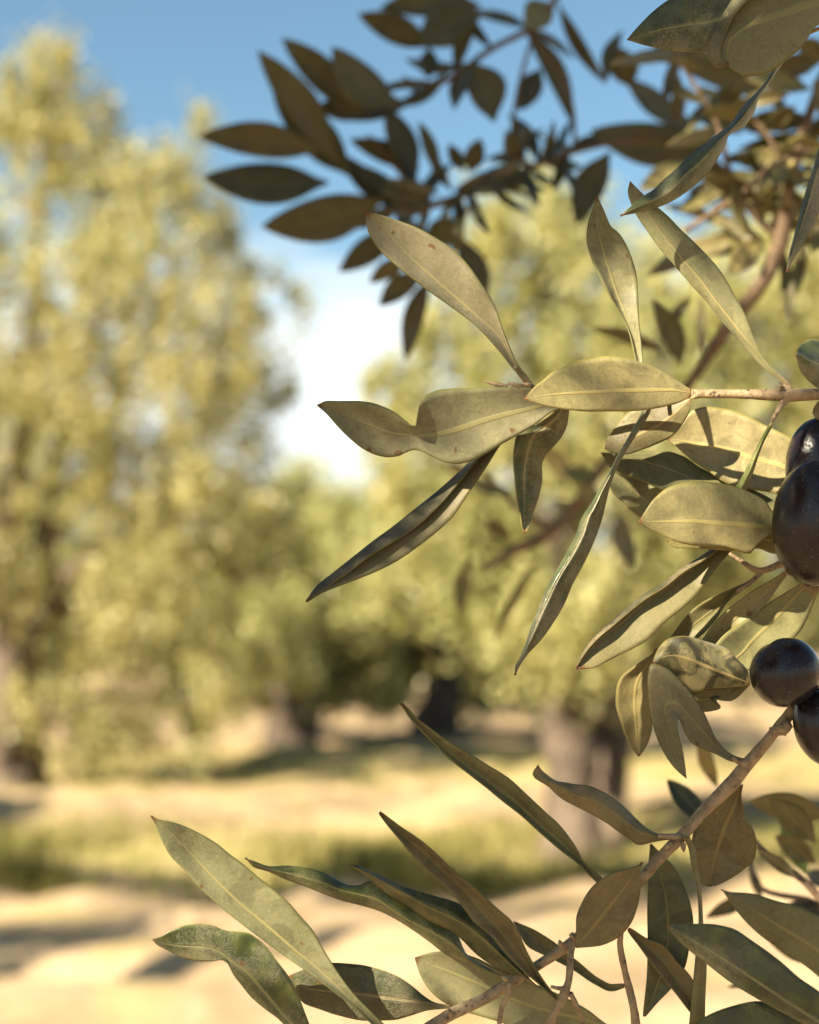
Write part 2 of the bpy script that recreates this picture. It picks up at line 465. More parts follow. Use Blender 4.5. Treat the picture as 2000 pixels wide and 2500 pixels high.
# ================================================================ THE SETTING
# ---- ground
def ground_mat():
    t = NT('dry_orchard_soil'); co = t.coord('Object')
    s = t.n.new('ShaderNodeSeparateXYZ'); t.l.new(co, s.inputs[0]); gy = s.outputs['Y']
    big = t.noise(0.35, co, 4); med = t.noise(2.2, co, 5, 0.6); fine = t.noise(28, co, 5, 0.65)
    col = t.mix(t.ramp(med, 0.36, 0.64), (0.39, 0.285, 0.175), (0.25, 0.175, 0.105))
    col = t.mix(t.ramp(fine, 0.4, 0.75, 0, 0.5), col, (0.40, 0.305, 0.18))
    col = t.mix(t.ramp(t.noise(6.0, t.coord('Object', (0.35, 1.6, 1.0)), 5, 0.7), 0.52, 0.68, 0, 0.65), col, (0.19, 0.135, 0.085))
    col = t.mix(t.ramp(t.noise(75, co, 2), 0.62, 0.72, 0, 0.7), col, (0.17, 0.12, 0.08))
    wob = t.math('ADD', gy, t.math('MULTIPLY', t.math('SUBTRACT', big, 0.5), 2.4))
    band = t.math('MULTIPLY', t.ramp(wob, 9.9, 10.4), t.ramp(wob, 13.0, 11.6))
    band2 = t.math('MULTIPLY', t.ramp(wob, 15.8, 16.5), t.ramp(wob, 22, 19))
    band = t.math('ADD', band, t.math('MULTIPLY', band2, 0.75))
    pat = t.math('ADD', t.math('MULTIPLY', band, t.ramp(med, 0.25, 0.55)), t.math('MULTIPLY', t.ramp(t.noise(1.3, co, 5, 0.65), 0.52, 0.66), 0.55), None, True)
    grass = t.mix(t.ramp(fine, 0.3, 0.7), (0.22, 0.195, 0.060), (0.35, 0.29, 0.115))
    col = t.mix(t.math('MULTIPLY', pat, 0.9), col, grass)
    return t.done(t.bsdf(col, 0.95, t.bump(t.math('ADD', fine, med), 0.03, 0.8), 0.1))
gx = np.concatenate((np.linspace(-900, -40, 14)[:-1], np.linspace(-40, -7, 34)[:-1], np.linspace(-7, 7, 141)[:-1], np.linspace(7, 40, 34), np.linspace(40, 900, 14)[1:]))
gy = np.concatenate((np.linspace(-300, -10, 8)[:-1], np.linspace(-10, 4, 15)[:-1], np.linspace(4, 22, 226)[:-1], np.linspace(22, 60, 39)[:-1], np.linspace(60, 1500, 18)))
rr_ = np.random.default_rng(8)
WAV = [(rr_.uniform(0.5, 9)*0.55, rr_.uniform(-1, 1)*rr_.uniform(2, 17), rr_.uniform(0, 6.28)) for i in range(44)]
def relief(x, y):
    z = 0.05*np.sin(x*0.7 + 1.3*np.sin(y*0.4)) + 0.05*np.sin(y*1.1 + x*0.23) - 0.04
    for a, b, c in WAV: z = z + 0.019/(1 + 0.16*math.hypot(a, b))*np.sin(a*x + b*y + c + 0.6*np.sin(0.9*x + c))
    return z
X, Y = np.meshgrid(gx, gy)
inn = (np.abs(X) < 40) & (Y < 60) & (Y > -10)
Z = np.where(inn, relief(X, Y), -0.1)
V = np.stack((X, Y, Z), -1).reshape(-1, 3); nx = len(gx)
Fs = [(j*nx+i, j*nx+i+1, (j+1)*nx+i+1, (j+1)*nx+i) for j in range(len(gy)-1) for i in range(nx-1)]
tag(link('ground', mesh_np('ground', V, Fs, [ground_mat()])), kind='structure')
def gz(x, y): return float(relief(x, y))

# ---- low grass along the alley
def grass_mat():
    t = NT('alley_grass'); co = t.coord('Object')
    ri = t.n.new('ShaderNodeNewGeometry').outputs['Random Per Island']
    col = t.mix(ri, (0.13, 0.135, 0.03), (0.27, 0.23, 0.07))
    return t.done(with_translucent(t, t.bsdf(col, 0.6, None, 0.3), col, 0.3))
g = np.random.default_rng(3); n = 34000
px = g.uniform(-6, 7, n)
sel = g.random(n)
py = np.where(sel < 0.5, g.normal(11.4, 0.7, n), np.where(sel < 0.78, g.normal(10.0, 0.16, n) + 0.15*np.sin(px*1.3), g.normal(18, 1.6, n)))
clump = np.sin(px*1.7 + 2*np.sin(py*1.3))*0.5 + 0.5
clump = np.clip(clump*1.6 - 0.35 + 0.3*np.sin(px*5.1 + py*3.3), 0, 1)
keep = g.random(n) < 0.08 + 0.92*clump
px, py = px[keep], py[keep]; n = len(px)
pz = relief(px, py) - 0.005
a = g.uniform(0, 6.28, n); hgt = np.where(np.abs(py - 10.0) < 0.45, g.uniform(0.10, 0.30, n), g.uniform(0.05, 0.14, n)); lean = g.normal(0, 0.05, (n, 2)); w = 0.012
v = np.zeros((n, 3, 3))
v[:, 0] = np.stack((px - w*np.cos(a), py - w*np.sin(a), pz), 1)
v[:, 1] = np.stack((px + w*np.cos(a), py + w*np.sin(a), pz), 1)
v[:, 2] = np.stack((px + lean[:, 0], py + lean[:, 1], pz + hgt), 1)
o = link('grass', quads_fast('grass', v, [grass_mat()]))
tag(o, 'low yellow green grass growing in strips between the tree rows', 'grass', kind='stuff')

# ---- trees
def leaf_quads(cent, size, g, droop=0.25, aspect=0.36):
    n = len(cent)
    d = g.normal(0, 1, (n, 3)); d[:, 2] -= droop; d /= np.linalg.norm(d, axis=1)[:, None]
    r = g.normal(0, 1, (n, 3)); b = np.cross(d, r); b /= np.linalg.norm(b, axis=1)[:, None]
    L = (size*g.uniform(0.7, 1.3, n))[:, None]; wd = L*aspect
    v = np.zeros((n, 4, 3))
    v[:, 0] = cent - d*L*0.5; v[:, 1] = cent + b*wd*0.5; v[:, 2] = cent + d*L*0.5; v[:, 3] = cent - b*wd*0.5
    return v
def tree(base, trunk_h, trunk_r, blobs, seed, label, per=1.0, leaf_size=0.12, lean=(0, 0), tint=(1, 1, 1), group='olive trees of the grove', forks=7, bark_tint=0.75):
    """blobs: (centre xyz, radius) in world metres"""
    g = np.random.default_rng(seed)
    base = np.array(base, float)
    t = empty('olive_tree', base, label, 'tree', group)
    # trunk: gnarled, flaring at the foot, with limbs running into the crown
    parts = []
    top = base + np.array((lean[0], lean[1], trunk_h))
    def tb(p, r, ns=14, kn=0.13): parts.append((p, r, ns, kn))
    tb([base + (0, 0, -0.15), base + (0, 0, 0.12), base*0.6 + top*0.4 + g.normal(0, 0.06, 3)*(1, 1, 0), top],
       [trunk_r*1.75, trunk_r*1.3, trunk_r, trunk_r*0.85])
    order = sorted(range(len(blobs)), key=lambda i: -blobs[i][1])
    for i in order[:forks]:
        c, r = np.array(blobs[i][0]), blobs[i][1]
        st = top + g.normal(0, trunk_r*0.25, 3) - (0, 0, trunk_r*0.4)
        m = st*0.5 + c*0.5 + np.array((0, 0, 0.12*np.linalg.norm(c-st))) + g.normal(0, 0.1, 3)
        tb([st, m, c], [trunk_r*0.5, trunk_r*0.3, trunk_r*0.08], 8, 0.08)
        for q in range(2):
            e = c + g.normal(0, r*0.45, 3); tb([m*0.4 + c*0.6, (m*0.2+c*0.3+e*0.5), e], [trunk_r*0.17, trunk_r*0.1, trunk_r*0.03], 6, 0.05)
    Vs, Fq, off = [], [], 0
    for p, r, ns, kn in parts:
        o = tube(None, p, r, TRUNK, 'limb', ns, None, 5, kn, True)
        Vs += [tuple(v.co) for v in o.data.vertices]
        Fq += [tuple(k + off for k in pl.vertices) for pl in o.data.polygons]
        off = len(Vs); me = o.data; bpy.data.objects.remove(o); bpy.data.meshes.remove(me)
    tk = link('trunk', mesh_np('trunk', np.array(Vs) - base, Fq, [TRUNK]), t); tk.color = (bark_tint, bark_tint, bark_tint, 1)
    cs = []
    for c, r in blobs:
        nc = max(5, int(per*52*(r/0.7)**2.1))
        q = g.normal(0, 1, (nc, 3)); q /= np.linalg.norm(q, axis=1)[:, None]
        q *= (g.random(nc)**0.45)[:, None]*r
        for e in q:
            m = int(g.uniform(30, 75)); sz = g.uniform(0.06, 0.16)*(leaf_size/0.12)**0.5
            s = g.normal(0, 1, (m, 3))*sz*np.array((0.75, 0.75, 1.25))
            cs.append(np.array(c) + e + s)
    cs = np.concatenate(cs); cs = cs[cs[:, 2] > base[2] + 0.12]
    o = link('crown', quads_fast('crown', leaf_quads(cs - base, leaf_size, g), [CROWN]), t)
    o.color = (*tint, 1)
    return t
def px_blobs(d, spec, g, spread=0.35):
    out = []
    for x, y, r in spec:
        rr = r/F*d; out.append((P(x, y, d + g.normal(0, spread)*rr), rr))
    return out
g = np.random.default_rng(21)
def foot(x, y):
    dd = 1.5*F/(y - 1550.0); p = P(x, y, dd)
    return (p[0], p[1], gz(p[0], p[1]))

tree(foot(30, 1885), 1.5, 0.30, px_blobs(16.6, [
    (110, 340, 200), (260, 400, 150), (390, 480, 120), (20, 260, 150), (-130, 640, 200), (330, 540, 210), (100, 760, 290), (400, 740, 110), (560, 860, 90), (-70, 1000, 230),
    (300, 1080, 300), (580, 1010, 110), (-40, 1320, 170), (60, 1740, 80), (470, 1330, 230), (200, 1480, 230), (430, 1600, 190), (620, 1260, 150),
    (140, 190, 95), (120, 130, 55), (490, 300, 30), (640, 700, 80), (730, 740, 45), (620, 860, 100), (270, 1700, 150), (480, 1780, 110), (100, 1700, 90), (560, 620, 110), (650, 930, 90), (330, 1790, 110), (200, 1790, 110), (560, 1700, 80), (380, 1250, 200), (150, 1150, 160)], g) + px_blobs(15.3, [(470, 700, 150), (570, 900, 120), (420, 900, 190), (520, 1150, 160), (250, 650, 150), (600, 760, 60), (330, 1400, 170), (180, 950, 170)], g),
    5, 'tall sunlit olive tree filling the left of the grove, foliage drooping to the ground', per=0.62, leaf_size=0.10, forks=9, tint=(1.18, 1.10, 1.02))
tree(foot(1412, 2050), 1.75, 0.20, px_blobs(11.6, [
    (1310, 640, 190), (1500, 830, 300), (1130, 960, 190), (1290, 1150, 260), (1680, 1000, 380), (1950, 800, 330),
    (1030, 1240, 150), (1180, 1430, 190), (1480, 1400, 200), (1800, 1430, 280), (2150, 1200, 350), (1310, 480, 80), (1420, 560, 100), (2000, 560, 160), (1120, 760, 110), (1000, 1060, 110), (1200, 560, 80), (1030, 800, 70), (960, 920, 70), (920, 1060, 70), (1340, 1570, 110), (1490, 1590, 110), (1570, 1570, 110), (1250, 1610, 70), (1420, 1640, 60), (980, 1400, 120), (1150, 1290, 150)], g) + px_blobs(10.9, [(1370, 1590, 100), (1290, 1500, 120), (1470, 1520, 120), (1430, 1650, 45)], g),
    9, 'broad yellow green olive tree behind the near twigs, on a thick pale trunk', per=1.0, leaf_size=0.10, forks=9, bark_tint=0.62, tint=(1.15, 1.12, 0.95))
tree(foot(715, 1822), 1.5, 0.28, px_blobs(21.6, [(690, 1560, 120), (640, 1640, 80), (760, 1620, 80), (700, 1690, 50), 
    (760, 1290, 160), (620, 1420, 190), (880, 1400, 180), (730, 1530, 150), (560, 1600, 120), (880, 1600, 110), (470, 1490, 130), (520, 1580, 110), (1000, 1230, 90), (800, 1660, 70), (930, 1690, 60)], g) + px_blobs(20.0, [(680, 1530, 90), (720, 1610, 60), (640, 1600, 60)], g),
    13, 'olive tree with a dark leaning trunk in the gap between two nearer trees', per=1.4, leaf_size=0.14, lean=(-0.2, 0.2), bark_tint=0.4, tint=(1.25, 1.25, 1.15))  # low bark tint puts this trunk's shade into its colour
tree(foot(1065, 1795), 1.6, 0.3, px_blobs(24.0, [
    (1050, 1390, 190), (1240, 1420, 170), (960, 1540, 130), (1160, 1560, 130), (1290, 1590, 120), (1120, 1250, 120), (1180, 1660, 80), (980, 1650, 70), (1320, 1690, 70)], g),
    17, 'olive tree with a straight dark trunk farther back in the middle of the grove', per=1.4, leaf_size=0.15, bark_tint=0.4, tint=(1.25, 1.28, 1.2))  # shade on this trunk is painted by darkening its bark

pt = [o for o in C.objects if o.get('label', '').startswith('broad yellow')][0]
b = np.array(pt.location)
tube(pt, [b + (0.16, -0.02, -0.1), b + (0.22, 0.0, 0.5), b + (0.30, 0.06, 1.1), b + (0.62, 0.1, 2.0)], [0.20, 0.14, 0.13, 0.09], TRUNK, 'side_trunk', 12, None, 6, 0.16, True)
HOLL = NT('hollow_shade_black'); HOLLOW = HOLL.done(HOLL.bsdf((0.012, 0.009, 0.007), 0.9, None, 0.1))
tube(pt, [b + (0.20, -0.135, 0.45), b + (0.235, -0.15, 0.62), b + (0.25, -0.145, 0.85), b + (0.26, -0.10, 1.0)], [0.03, 0.075, 0.07, 0.02], HOLLOW, 'hollow', 10, 'hollow in the trunk, its shade painted as a solid near-black bulge', 5, 0.12, True)  # solid bulge, no cavity; the hollow's shade is its near-black colour

# rows farther back: one tree built, then copied
def generic_blobs(b, g):
    return [(np.array(b) + (x, y, z), r) for x, y, z, r in
            ((0, 0, 2.6, 1.2), (-1.3, 0.2, 2.3, 1.1), (1.3, -.1, 2.4, 1.1), (0.3, .9, 2.2, 1.0), (-.3, -.9, 2.3, 1.0), (0, 0, 3.7, .9),
             (-1.7, 0, 1.4, .7), (1.8, .2, 1.5, .7), (-.6, -.6, 1.3, .7), (0.8, .5, 3.2, .8))]
far_spots = [(-13.5, 33, 1.0), (-8.6, 36, 1.05), (-3.4, 34, 0.9), (1.4, 37, 1.0), (6.2, 35, 1.05), (11.0, 37, 1.0), (-17, 48, 1.2), (-9.5, 52, 1.15),
             (-3, 50, 0.95), (3.6, 54, 1.1), (10.2, 51, 1.2), (16, 53, 1.2), (8.4, 23.5, 1.0), (-9.0, 25, 0.9)]
far_lab = ['far olive tree at the left edge of the back rows', 'far olive tree behind the tall left tree', 'far olive tree seen in the gap beside the dark leaning trunk',
           'far olive tree just right of the straight dark trunk', 'far olive tree behind the pale trunk on the right', 'far olive tree at the right edge of the back rows',
           'most distant olive tree, leftmost in the last row', 'most distant olive tree, second from left in the last row', 'most distant olive tree, third from left in the last row',
           'most distant olive tree, third from right in the last row', 'most distant olive tree, second from right in the last row', 'most distant olive tree, rightmost in the last row',
           'olive tree in the right middle distance behind the dark olives', 'olive tree in the left middle distance behind the drooping foliage']
b0 = (far_spots[0][0], far_spots[0][1], 0.0)
ft = tree(b0, 1.4, 0.3, generic_blobs(b0, g), 31, far_lab[0], per=0.55, leaf_size=0.2, group='olive trees of the grove', tint=(1.2, 1.25, 1.15))
for i, (x, y, s) in enumerate(far_spots[1:], 1):
    c = ft.copy(); C.objects.link(c); c.location = (x, y, 0); c.scale = (s, s, s); c.rotation_euler = (0, 0, i*1.7); c['label'] = far_lab[i]
    for ch in ft.children:
        k = ch.copy(); C.objects.link(k); k.parent = c

# trees standing beside the photographer, outside the picture: their shadows lie across the alley
ot = []
for i, (x, y, s, r) in enumerate([(-7.2, 10.6, 0.72, 0.5), (9.5, 8.5, 1.0, 4.0)]):
    c = ft.copy(); C.objects.link(c); c.location = (x, y, 0); c.scale = (s, s, s); c.rotation_euler = (0, 0, r)
    c['label'] = ['olive tree farther left of the picture shading the bare soil strip', 'olive tree right of the picture beyond the near branches'][i]
    for ch in ft.children:
        k = ch.copy(); C.objects.link(k); k.parent = c
def caster(px, py, h, r):
    """crown lump at height h whose shadow falls on the ground seen at pixel (px, py)"""
    f = foot(px, py); q = np.array((f[0], f[1], 0)) + SUN/SUN[2]*h
    return (q, r)
tree((-5.6, 3.6, 0), 2.2, 0.3, [caster(*a) for a in ((40, 2270, 3.0, .6), (250, 2110, 4.3, .32), (480, 2120, 4.4, .42), (880, 2120, 4.7, .5), (1100, 2110, 4.9, .45), (1330, 2120, 4.9, .5),
     (1620, 2110, 5.2, .5), (1950, 2090, 5.3, .6), (-200, 2150, 3.4, .4), (700, 2130, 4.6, .3))],
     41, 'tall olive tree left of the picture whose shade lies on the near ground', per=1.3, leaf_size=0.09, forks=2)
# ================================================================ THE NEAR BRANCHES
G_BR = 'olive twigs close to the camera'
def branch(x, y, d, label): return empty('olive_branch', P(x, y, FOCUS + d*MM), label, 'branch', G_BR)
def mid_of(a, b, f=0.5):
    q = np.linspace(0, 1, 14); return pchip(arc(a), a, q)*(1-f) + pchip(arc(b), b, q)*f

# ---- middle twig, coming in from the right with two large black olives
M = branch(2000, 962, 0, 'sharp olive twig at the right with pale gold leaves and two overlapping large olives')
tube(M, [(2120, 966, 2), (2000, 962, 0), (1928, 964, 0), (1830, 963, 0), (1740, 962, 0), (1680, 962, 1), (1560, 960, 5), (1420, 955, 8), (1290, 946, 9), (1240, 936, 9)],
     [16, 14, 16, 12, 11, 11, 9, 8, 7, 4], TWIG, 'stem', 14)
tube(M, [(1925, 968, 0), (1912, 985, -1), (1900, 1002, -2), (1884, 1030, -3)], [9, 7, 6, 4], TWIG, 'leaf_stalk', 10)
tube(M, [(1932, 955, 0), (1912, 930, 1), (1890, 908, 1)], [9, 7, 5], TWIG, 'leaf_stalk', 10)
tube(M, [(1296, 945, 9), (1277, 922, 7), (1256, 895, 5)], [9, 6.5, 5], TWIG, 'leaf_stalk', 10)
for bx, by, ex, ey, d in ((1912, 949, 1899, 940, -1), (1915, 979, 1903, 984, -1), (1702, 968, 1686, 972, -1), (1296, 940, 1279, 936, 6)):
    tube(M, [(bx, by, d), ((bx+ex)/2, (by+ey)/2, d-.5), (ex, ey, d)], [5.5, 5, 1.5], TWIG, 'bud', 8)
tube(M, [(1240, 944, 9), (1212, 938, 9), (1184, 931, 9)], [5, 6, 1.2], TWIG, 'bud', 8)
# pale leaf pointing up left
leaf(M, [S('c1', '1590 1420 1480 1280 1450 1210 1400 1080 1350 920 1250 760 1180 660 1070 545 960 475 850 415 700 360 600 330 515 315'),
         S('c1', '1587 1430 1475 1300 1395 1140 1215 970 965 750 790 590 645 430 515 315'),
         S('c1', '1580 1440 1470 1322 1380 1210 1220 1040 1050 910 880 790 720 665 620 575 550 480 520 400 515 315')], 6, 1, rd=(0, 1.6, 0), bow=-2, tint=(0.82, 0.83, 0.88))
# pinched two-lobed leaf
leaf(M, [S('c3', '1850 170 1580 120 1400 118 1150 125 1010 133 920 165 870 215 857 270 860 330 845 372 820 375 780 350 700 285 620 245 530 218 440 210 350 210 265 208 200 235'),
         S('c3', '1850 195 1640 245 1300 330 1100 395 1000 420 900 432 800 430 700 420 560 370 380 300 290 262 200 235'),
         S('c3', '1850 235 1725 275 1600 370 1480 440 1390 490 1270 560 1190 600 1100 617 1010 600 930 560 880 535 830 525 780 540 720 568 660 575 590 562 500 520 400 440 330 370 260 290 200 235')],
     9, 0, rd=(-1, 0.8, -0.5), n=70, tint=(0.80, 0.84, 0.80), wav=0.5, label='two-lobed pinched leaf')
# gold leaf
leaf(M, [S('c2', '900 1465 800 1400 700 1340 560 1280 450 1253 365 1243 240 1262 140 1280 60 1320 0 1345', 'c4', '180 60 130 100 70 172'),
         S('c4', '1012 140 900 120 750 122 600 125 450 132 300 140 180 152 70 172'),
         S('c4', '1010 155 930 195 850 215 700 237 600 241 450 240 350 233 230 218 150 197 70 172')], 0, -13, rd=(1.2, 0, -0.6), tint=(1.38, 1.28, 1.05), wav=0.5, label='broad gold leaf lit by the sun, its brightness partly tinted in')  # tint raised to add sunlit brightness to the leaf colour
# long leaf up to the top
leaf(M, [S('c2', '1540 1435 1440 1340 1350 1230 1290 1090 1250 980 1190 870 1130 760 1070 670 990 580 900 490 830 425 750 340 680 280 570 180 500 110'),
         S('c2', '1538 1450 1430 1355 1340 1245 1220 1120 1050 915 950 785 800 605 700 480 620 360 540 210 500 110'),
         S('c2', '1535 1460 1420 1370 1330 1290 1200 1140 1100 1030 1000 900 900 790 780 650 700 560 600 420 540 330 500 240 485 180 500 110')], 0, 5, rd=(0, 0.5, 1.8), us=(0, .62, 1), bow=-2, tint=(1.05, 1.02, 0.98))
leaf(M, [S('c2', '588 1420 582 1285 570 1150 555 1000 552 850 545 730 520 630 480 530 430 450 405 428 380 410 350 350 325 290 287 215'),
         S('c2', '572 1420 562 1285 530 1150 480 1000 420 850 370 700 320 540 290 390 290 300 287 215'),
         S('c2', '558 1420 540 1285 500 1100 450 990 380 870 300 720 250 610 220 480 230 390 255 310 287 215')], 5, 9, rd=(0, 1.2, 0), bow=2, tint=(0.86, 0.88, 0.80))
# folded leaf running down left, dark upper side rolled over its top margin
leaf(M, [S('c3', '1520 330 1380 495 1300 620 1180 800 1080 950 1000 1030 850 1150 720 1240 560 1320 380 1390 250 1440 125 1510'),
         S('c3', '1480 330 1230 570 1100 690 950 820 800 940 700 1020 550 1130 450 1210 300 1330 200 1410 125 1510'),
         S('c3', '1500 340 1245 585 1130 728 1000 880 850 1020 700 1120 550 1210 400 1325 300 1395 200 1462 125 1510')],
     14, -2, rd=(0, 4.5, 0.5), us=(0, .6, 1), tint=(0.72, 0.66, 0.60), label='folded leaf showing a dark green back along its upper edge')
# mottled hanging leaf
leaf(M, [S('u6', '1120 400 1090 490 990 560 900 600 860 640 850 760 858 880 870 1000 890 1100 905 1180 918 1200'),
         S('u6', '1150 400 1130 480 1060 560 960 640 930 740 910 860 910 1000 910 1100 918 1200'),
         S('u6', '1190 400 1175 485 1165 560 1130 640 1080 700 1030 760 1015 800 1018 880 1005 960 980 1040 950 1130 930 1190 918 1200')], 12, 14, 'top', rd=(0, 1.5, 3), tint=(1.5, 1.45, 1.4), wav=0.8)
# long curled leaf hanging, upper side grey
leaf(M, [S('u6', '1640 410 1600 490 1530 620 1450 760 1390 880 1340 960 1290 1050 1245 1110 1220 1190 1150 1330 1070 1470 1000 1620 950 1750 910 1870 880 1940 855 1990 857 2033'),
         S('u6', '1655 410 1620 490 1545 625 1460 765 1405 880 1360 965 1325 1040 1285 1110 1260 1195 1195 1325 1120 1450 1060 1570 1000 1700 945 1830 895 1935 865 1990 857 2033'),
         S('u6', '1675 410 1650 490 1560 640 1480 770 1430 880 1405 960 1392 1015 1370 1110 1340 1200 1290 1320 1240 1420 1200 1490 1150 1610 1080 1730 1000 1840 950 1890 910 1940 880 1990 857 2033')],
     4, -8, 'top', rd=(2.5, -1, 2.5), tint=(1.25, 1.25, 1.3), wav=0.6, label='long curled grey green leaf')
leaf(M, [S('c4', '1005 165 900 180 750 200 650 245 590 310 560 360 530 400 520 450'),
         S('c4', '1005 172 850 300 700 380 600 430 520 450'),
         S('c4', '1006 182 1000 230 960 310 900 380 800 430 720 460 640 480 560 470 520 450')], 9, 15, rd=(2, 0, 0), tint=(0.86, 0.76, 0.68))
leaf(M, [S('c4', '1740 560 1660 460 1590 400 1530 368 1430 320 1320 265 1200 225 1100 213 1010 235 965 300 920 340 870 390'),
         S('c4', '1740 600 1650 590 1500 540 1350 500 1200 450 1090 430 870 390'),
         S('c4', '1740 640 1640 660 1540 690 1500 705 1430 690 1300 672 1200 640 1100 570 1010 510 950 460 870 390')], 14, 21, rd=(0, 1, -1), tint=(1.3, 1.2, 1.05), wav=0.6, label='broad bright leaf behind the upper olive')  # sunlight on this leaf is partly painted in by its raised tint
leaf(M, [S('c4', '1560 800 1400 700 1250 640 1150 600 1050 550 960 490 850 460 730 460 620 480 500 470'),
         S('c4', '1560 830 1400 760 1200 690 1000 610 850 550 700 510 500 470'),
         S('c4', '1560 860 1400 820 1200 770 1000 715 860 690 800 660 700 620 600 580 540 545 500 470')], 15, 23, rd=(1.5, 0, -1.5), tint=(0.72, 0.68, 0.55))
leaf(M, [S('c4', '1500 850 1470 810 1430 750 1350 700 1250 660 1150 640 1040 630 960 640 890 660 800 730 750 800 715 857'),
         S('c4', '1500 888 1350 880 1200 872 1000 858 850 860 715 857'),
         S('c4', '1500 915 1460 930 1380 990 1335 1040 1290 1030 1200 1005 1100 1000 980 985 900 960 830 925 760 890 715 857')], 2, -5, rd=(2.5, 0, -0.5), tint=(1.02, 0.97, 0.78), wav=0.5, label='rounded leaf beside the largest olive')
leaf(M, [S('c4', '1560 900 1400 900 1000 910 870 966'), S('c4', '1560 960 1400 960 1000 970 870 967'),
         S('c4', '1560 1040 1460 1038 1390 1012 1300 1022 1080 1014 980 1008 900 998 870 968')], 7, 5, rd=(0, 0, 0), tint=(1.05, 0.95, 0.7), arclen=True)
leaf(M, [S('c4', '1000 740 880 690 700 620 600 585 560 575'), S('c4', '1000 800 800 760 690 690 560 575'),
         S('c4', '1000 860 880 862 720 832 630 755 560 690 545 630 560 575')], 28, 31, tint=(0.95, 0.98, 0.85))
# folded leaf, lower middle
leaf(M, [S('c4', '1390 900 1240 1010 1200 1060 1110 1170 1060 1240 1000 1310 900 1390 830 1450 750 1530 680 1570 600 1610 520 1650 450 1680 365 1685'),
         S('c4', '1330 900 1140 1005 1080 1048 950 1128 850 1208 750 1268 650 1348 560 1428 480 1498 420 1568 385 1630 365 1685'),
         S('c4', '1340 915 1165 1018 1100 1068 965 1148 860 1232 760 1294 660 1372 572 1448 492 1514 432 1578 390 1640 365 1685')],
     9, -1, rd=(0, 3.2, 0.4), us=(0, .72, 1), tint=(0.76, 0.68, 0.56), label='folded olive brown leaf with a narrow rolled margin')
# narrow leaf on a stalk
leaf(M, [S('c4', '1455 300 1440 320 1390 410 1340 510 1290 610 1255 670 1215 760 1180 850'), S('c4', '1460 305 1450 325 1405 408 1365 500 1320 610 1285 680 1230 770 1180 850'),
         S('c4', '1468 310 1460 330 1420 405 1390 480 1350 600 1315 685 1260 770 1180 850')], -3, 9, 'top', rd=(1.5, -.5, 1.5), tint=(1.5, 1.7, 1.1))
# leaves behind, below the olives, on a thin side shoot
tube(M, [(2040, 1330, 12), (1920, 1372, 13), (1850, 1392, 14), (1810, 1370, 14), (1776, 1348, 14)], [10, 9, 8, 5, 4], TWIG, 'side_shoot', 10)
tube(M, [(1860, 1390, 14), (1846, 1410, 14), (1800, 1444, 13)], [7, 6, 5], TWIG, 'leaf_stalk', 8)
leaf(M, [S('c4', '1530 1140 1480 1175 1400 1222 1300 1288 1200 1368 1130 1440 1060 1540 1000 1640'), S('c4', '1540 1150 1440 1240 1340 1330 1240 1420 1150 1520 1060 1610 1000 1640'),
         S('c4', '1545 1160 1470 1260 1390 1360 1290 1440 1200 1540 1100 1620 1000 1640')], 9, 13, rd=(0, 1, 0), tint=(1.0, 0.92, 0.72))
leaf(M, [S('c4', '1640 1200 1540 1260 1430 1330 1300 1420 1200 1490 1150 1545 1100 1640 1060 1720'), S('c4', '1650 1215 1480 1400 1350 1530 1280 1610 1150 1690 1060 1720'),
         S('c4', '1740 1220 1725 1245 1690 1330 1630 1460 1580 1520 1480 1620 1300 1700 1060 1720')], 11, 9, rd=(0, 1.4, 0), tint=(0.95, 0.9, 0.72))
leaf(M, [S('c4', '1400 1140 1340 1190 1230 1240 1100 1300 1010 1360 950 1430 900 1500 850 1570'), S('c4', '1405 1150 1300 1235 1150 1340 1020 1440 930 1530 850 1570'),
         S('c4', '1410 1155 1250 1252 1200 1322 1150 1402 1060 1500 950 1560 850 1570')], 14, 17, rd=(0, 1, 0), tint=(0.82, 0.74, 0.55))
# right edge
leaf(M, [S('c2', '1900 1240 1725 1140 1660 1138 1600 1175 1575 1240'), S('c2', '1900 1400 1725 1300 1660 1270 1610 1240 1575 1240'), S('c2', '1900 1560 1725 1460 1660 1410 1600 1330 1575 1240')],
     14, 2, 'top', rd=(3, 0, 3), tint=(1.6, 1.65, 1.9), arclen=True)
leaf(M, [S('c4', '1800 130 1725 182 1700 210 1690 250'), S('c4', '1800 210 1740 232 1690 250'), S('c4', '1800 320 1725 290 1700 270 1690 250')], 4, 2, tint=(0.9, 0.8, 0.7), arclen=True)
olive(M, 1998, 1140, 7, 79, 120, -0.05, 'upper black olive half hidden by the largest one', ([(2004, 1026, 5), (2022, 996, 3), (2035, 970, 1)], [5, 5, 6]))
olive(M, 1989, 1277, -6, 102, 152, -0.10, 'largest black olive, long and glossy', ([(2010, 1140, -4), (2040, 1060, -2), (2060, 970, 1)], [5, 5, 6]))

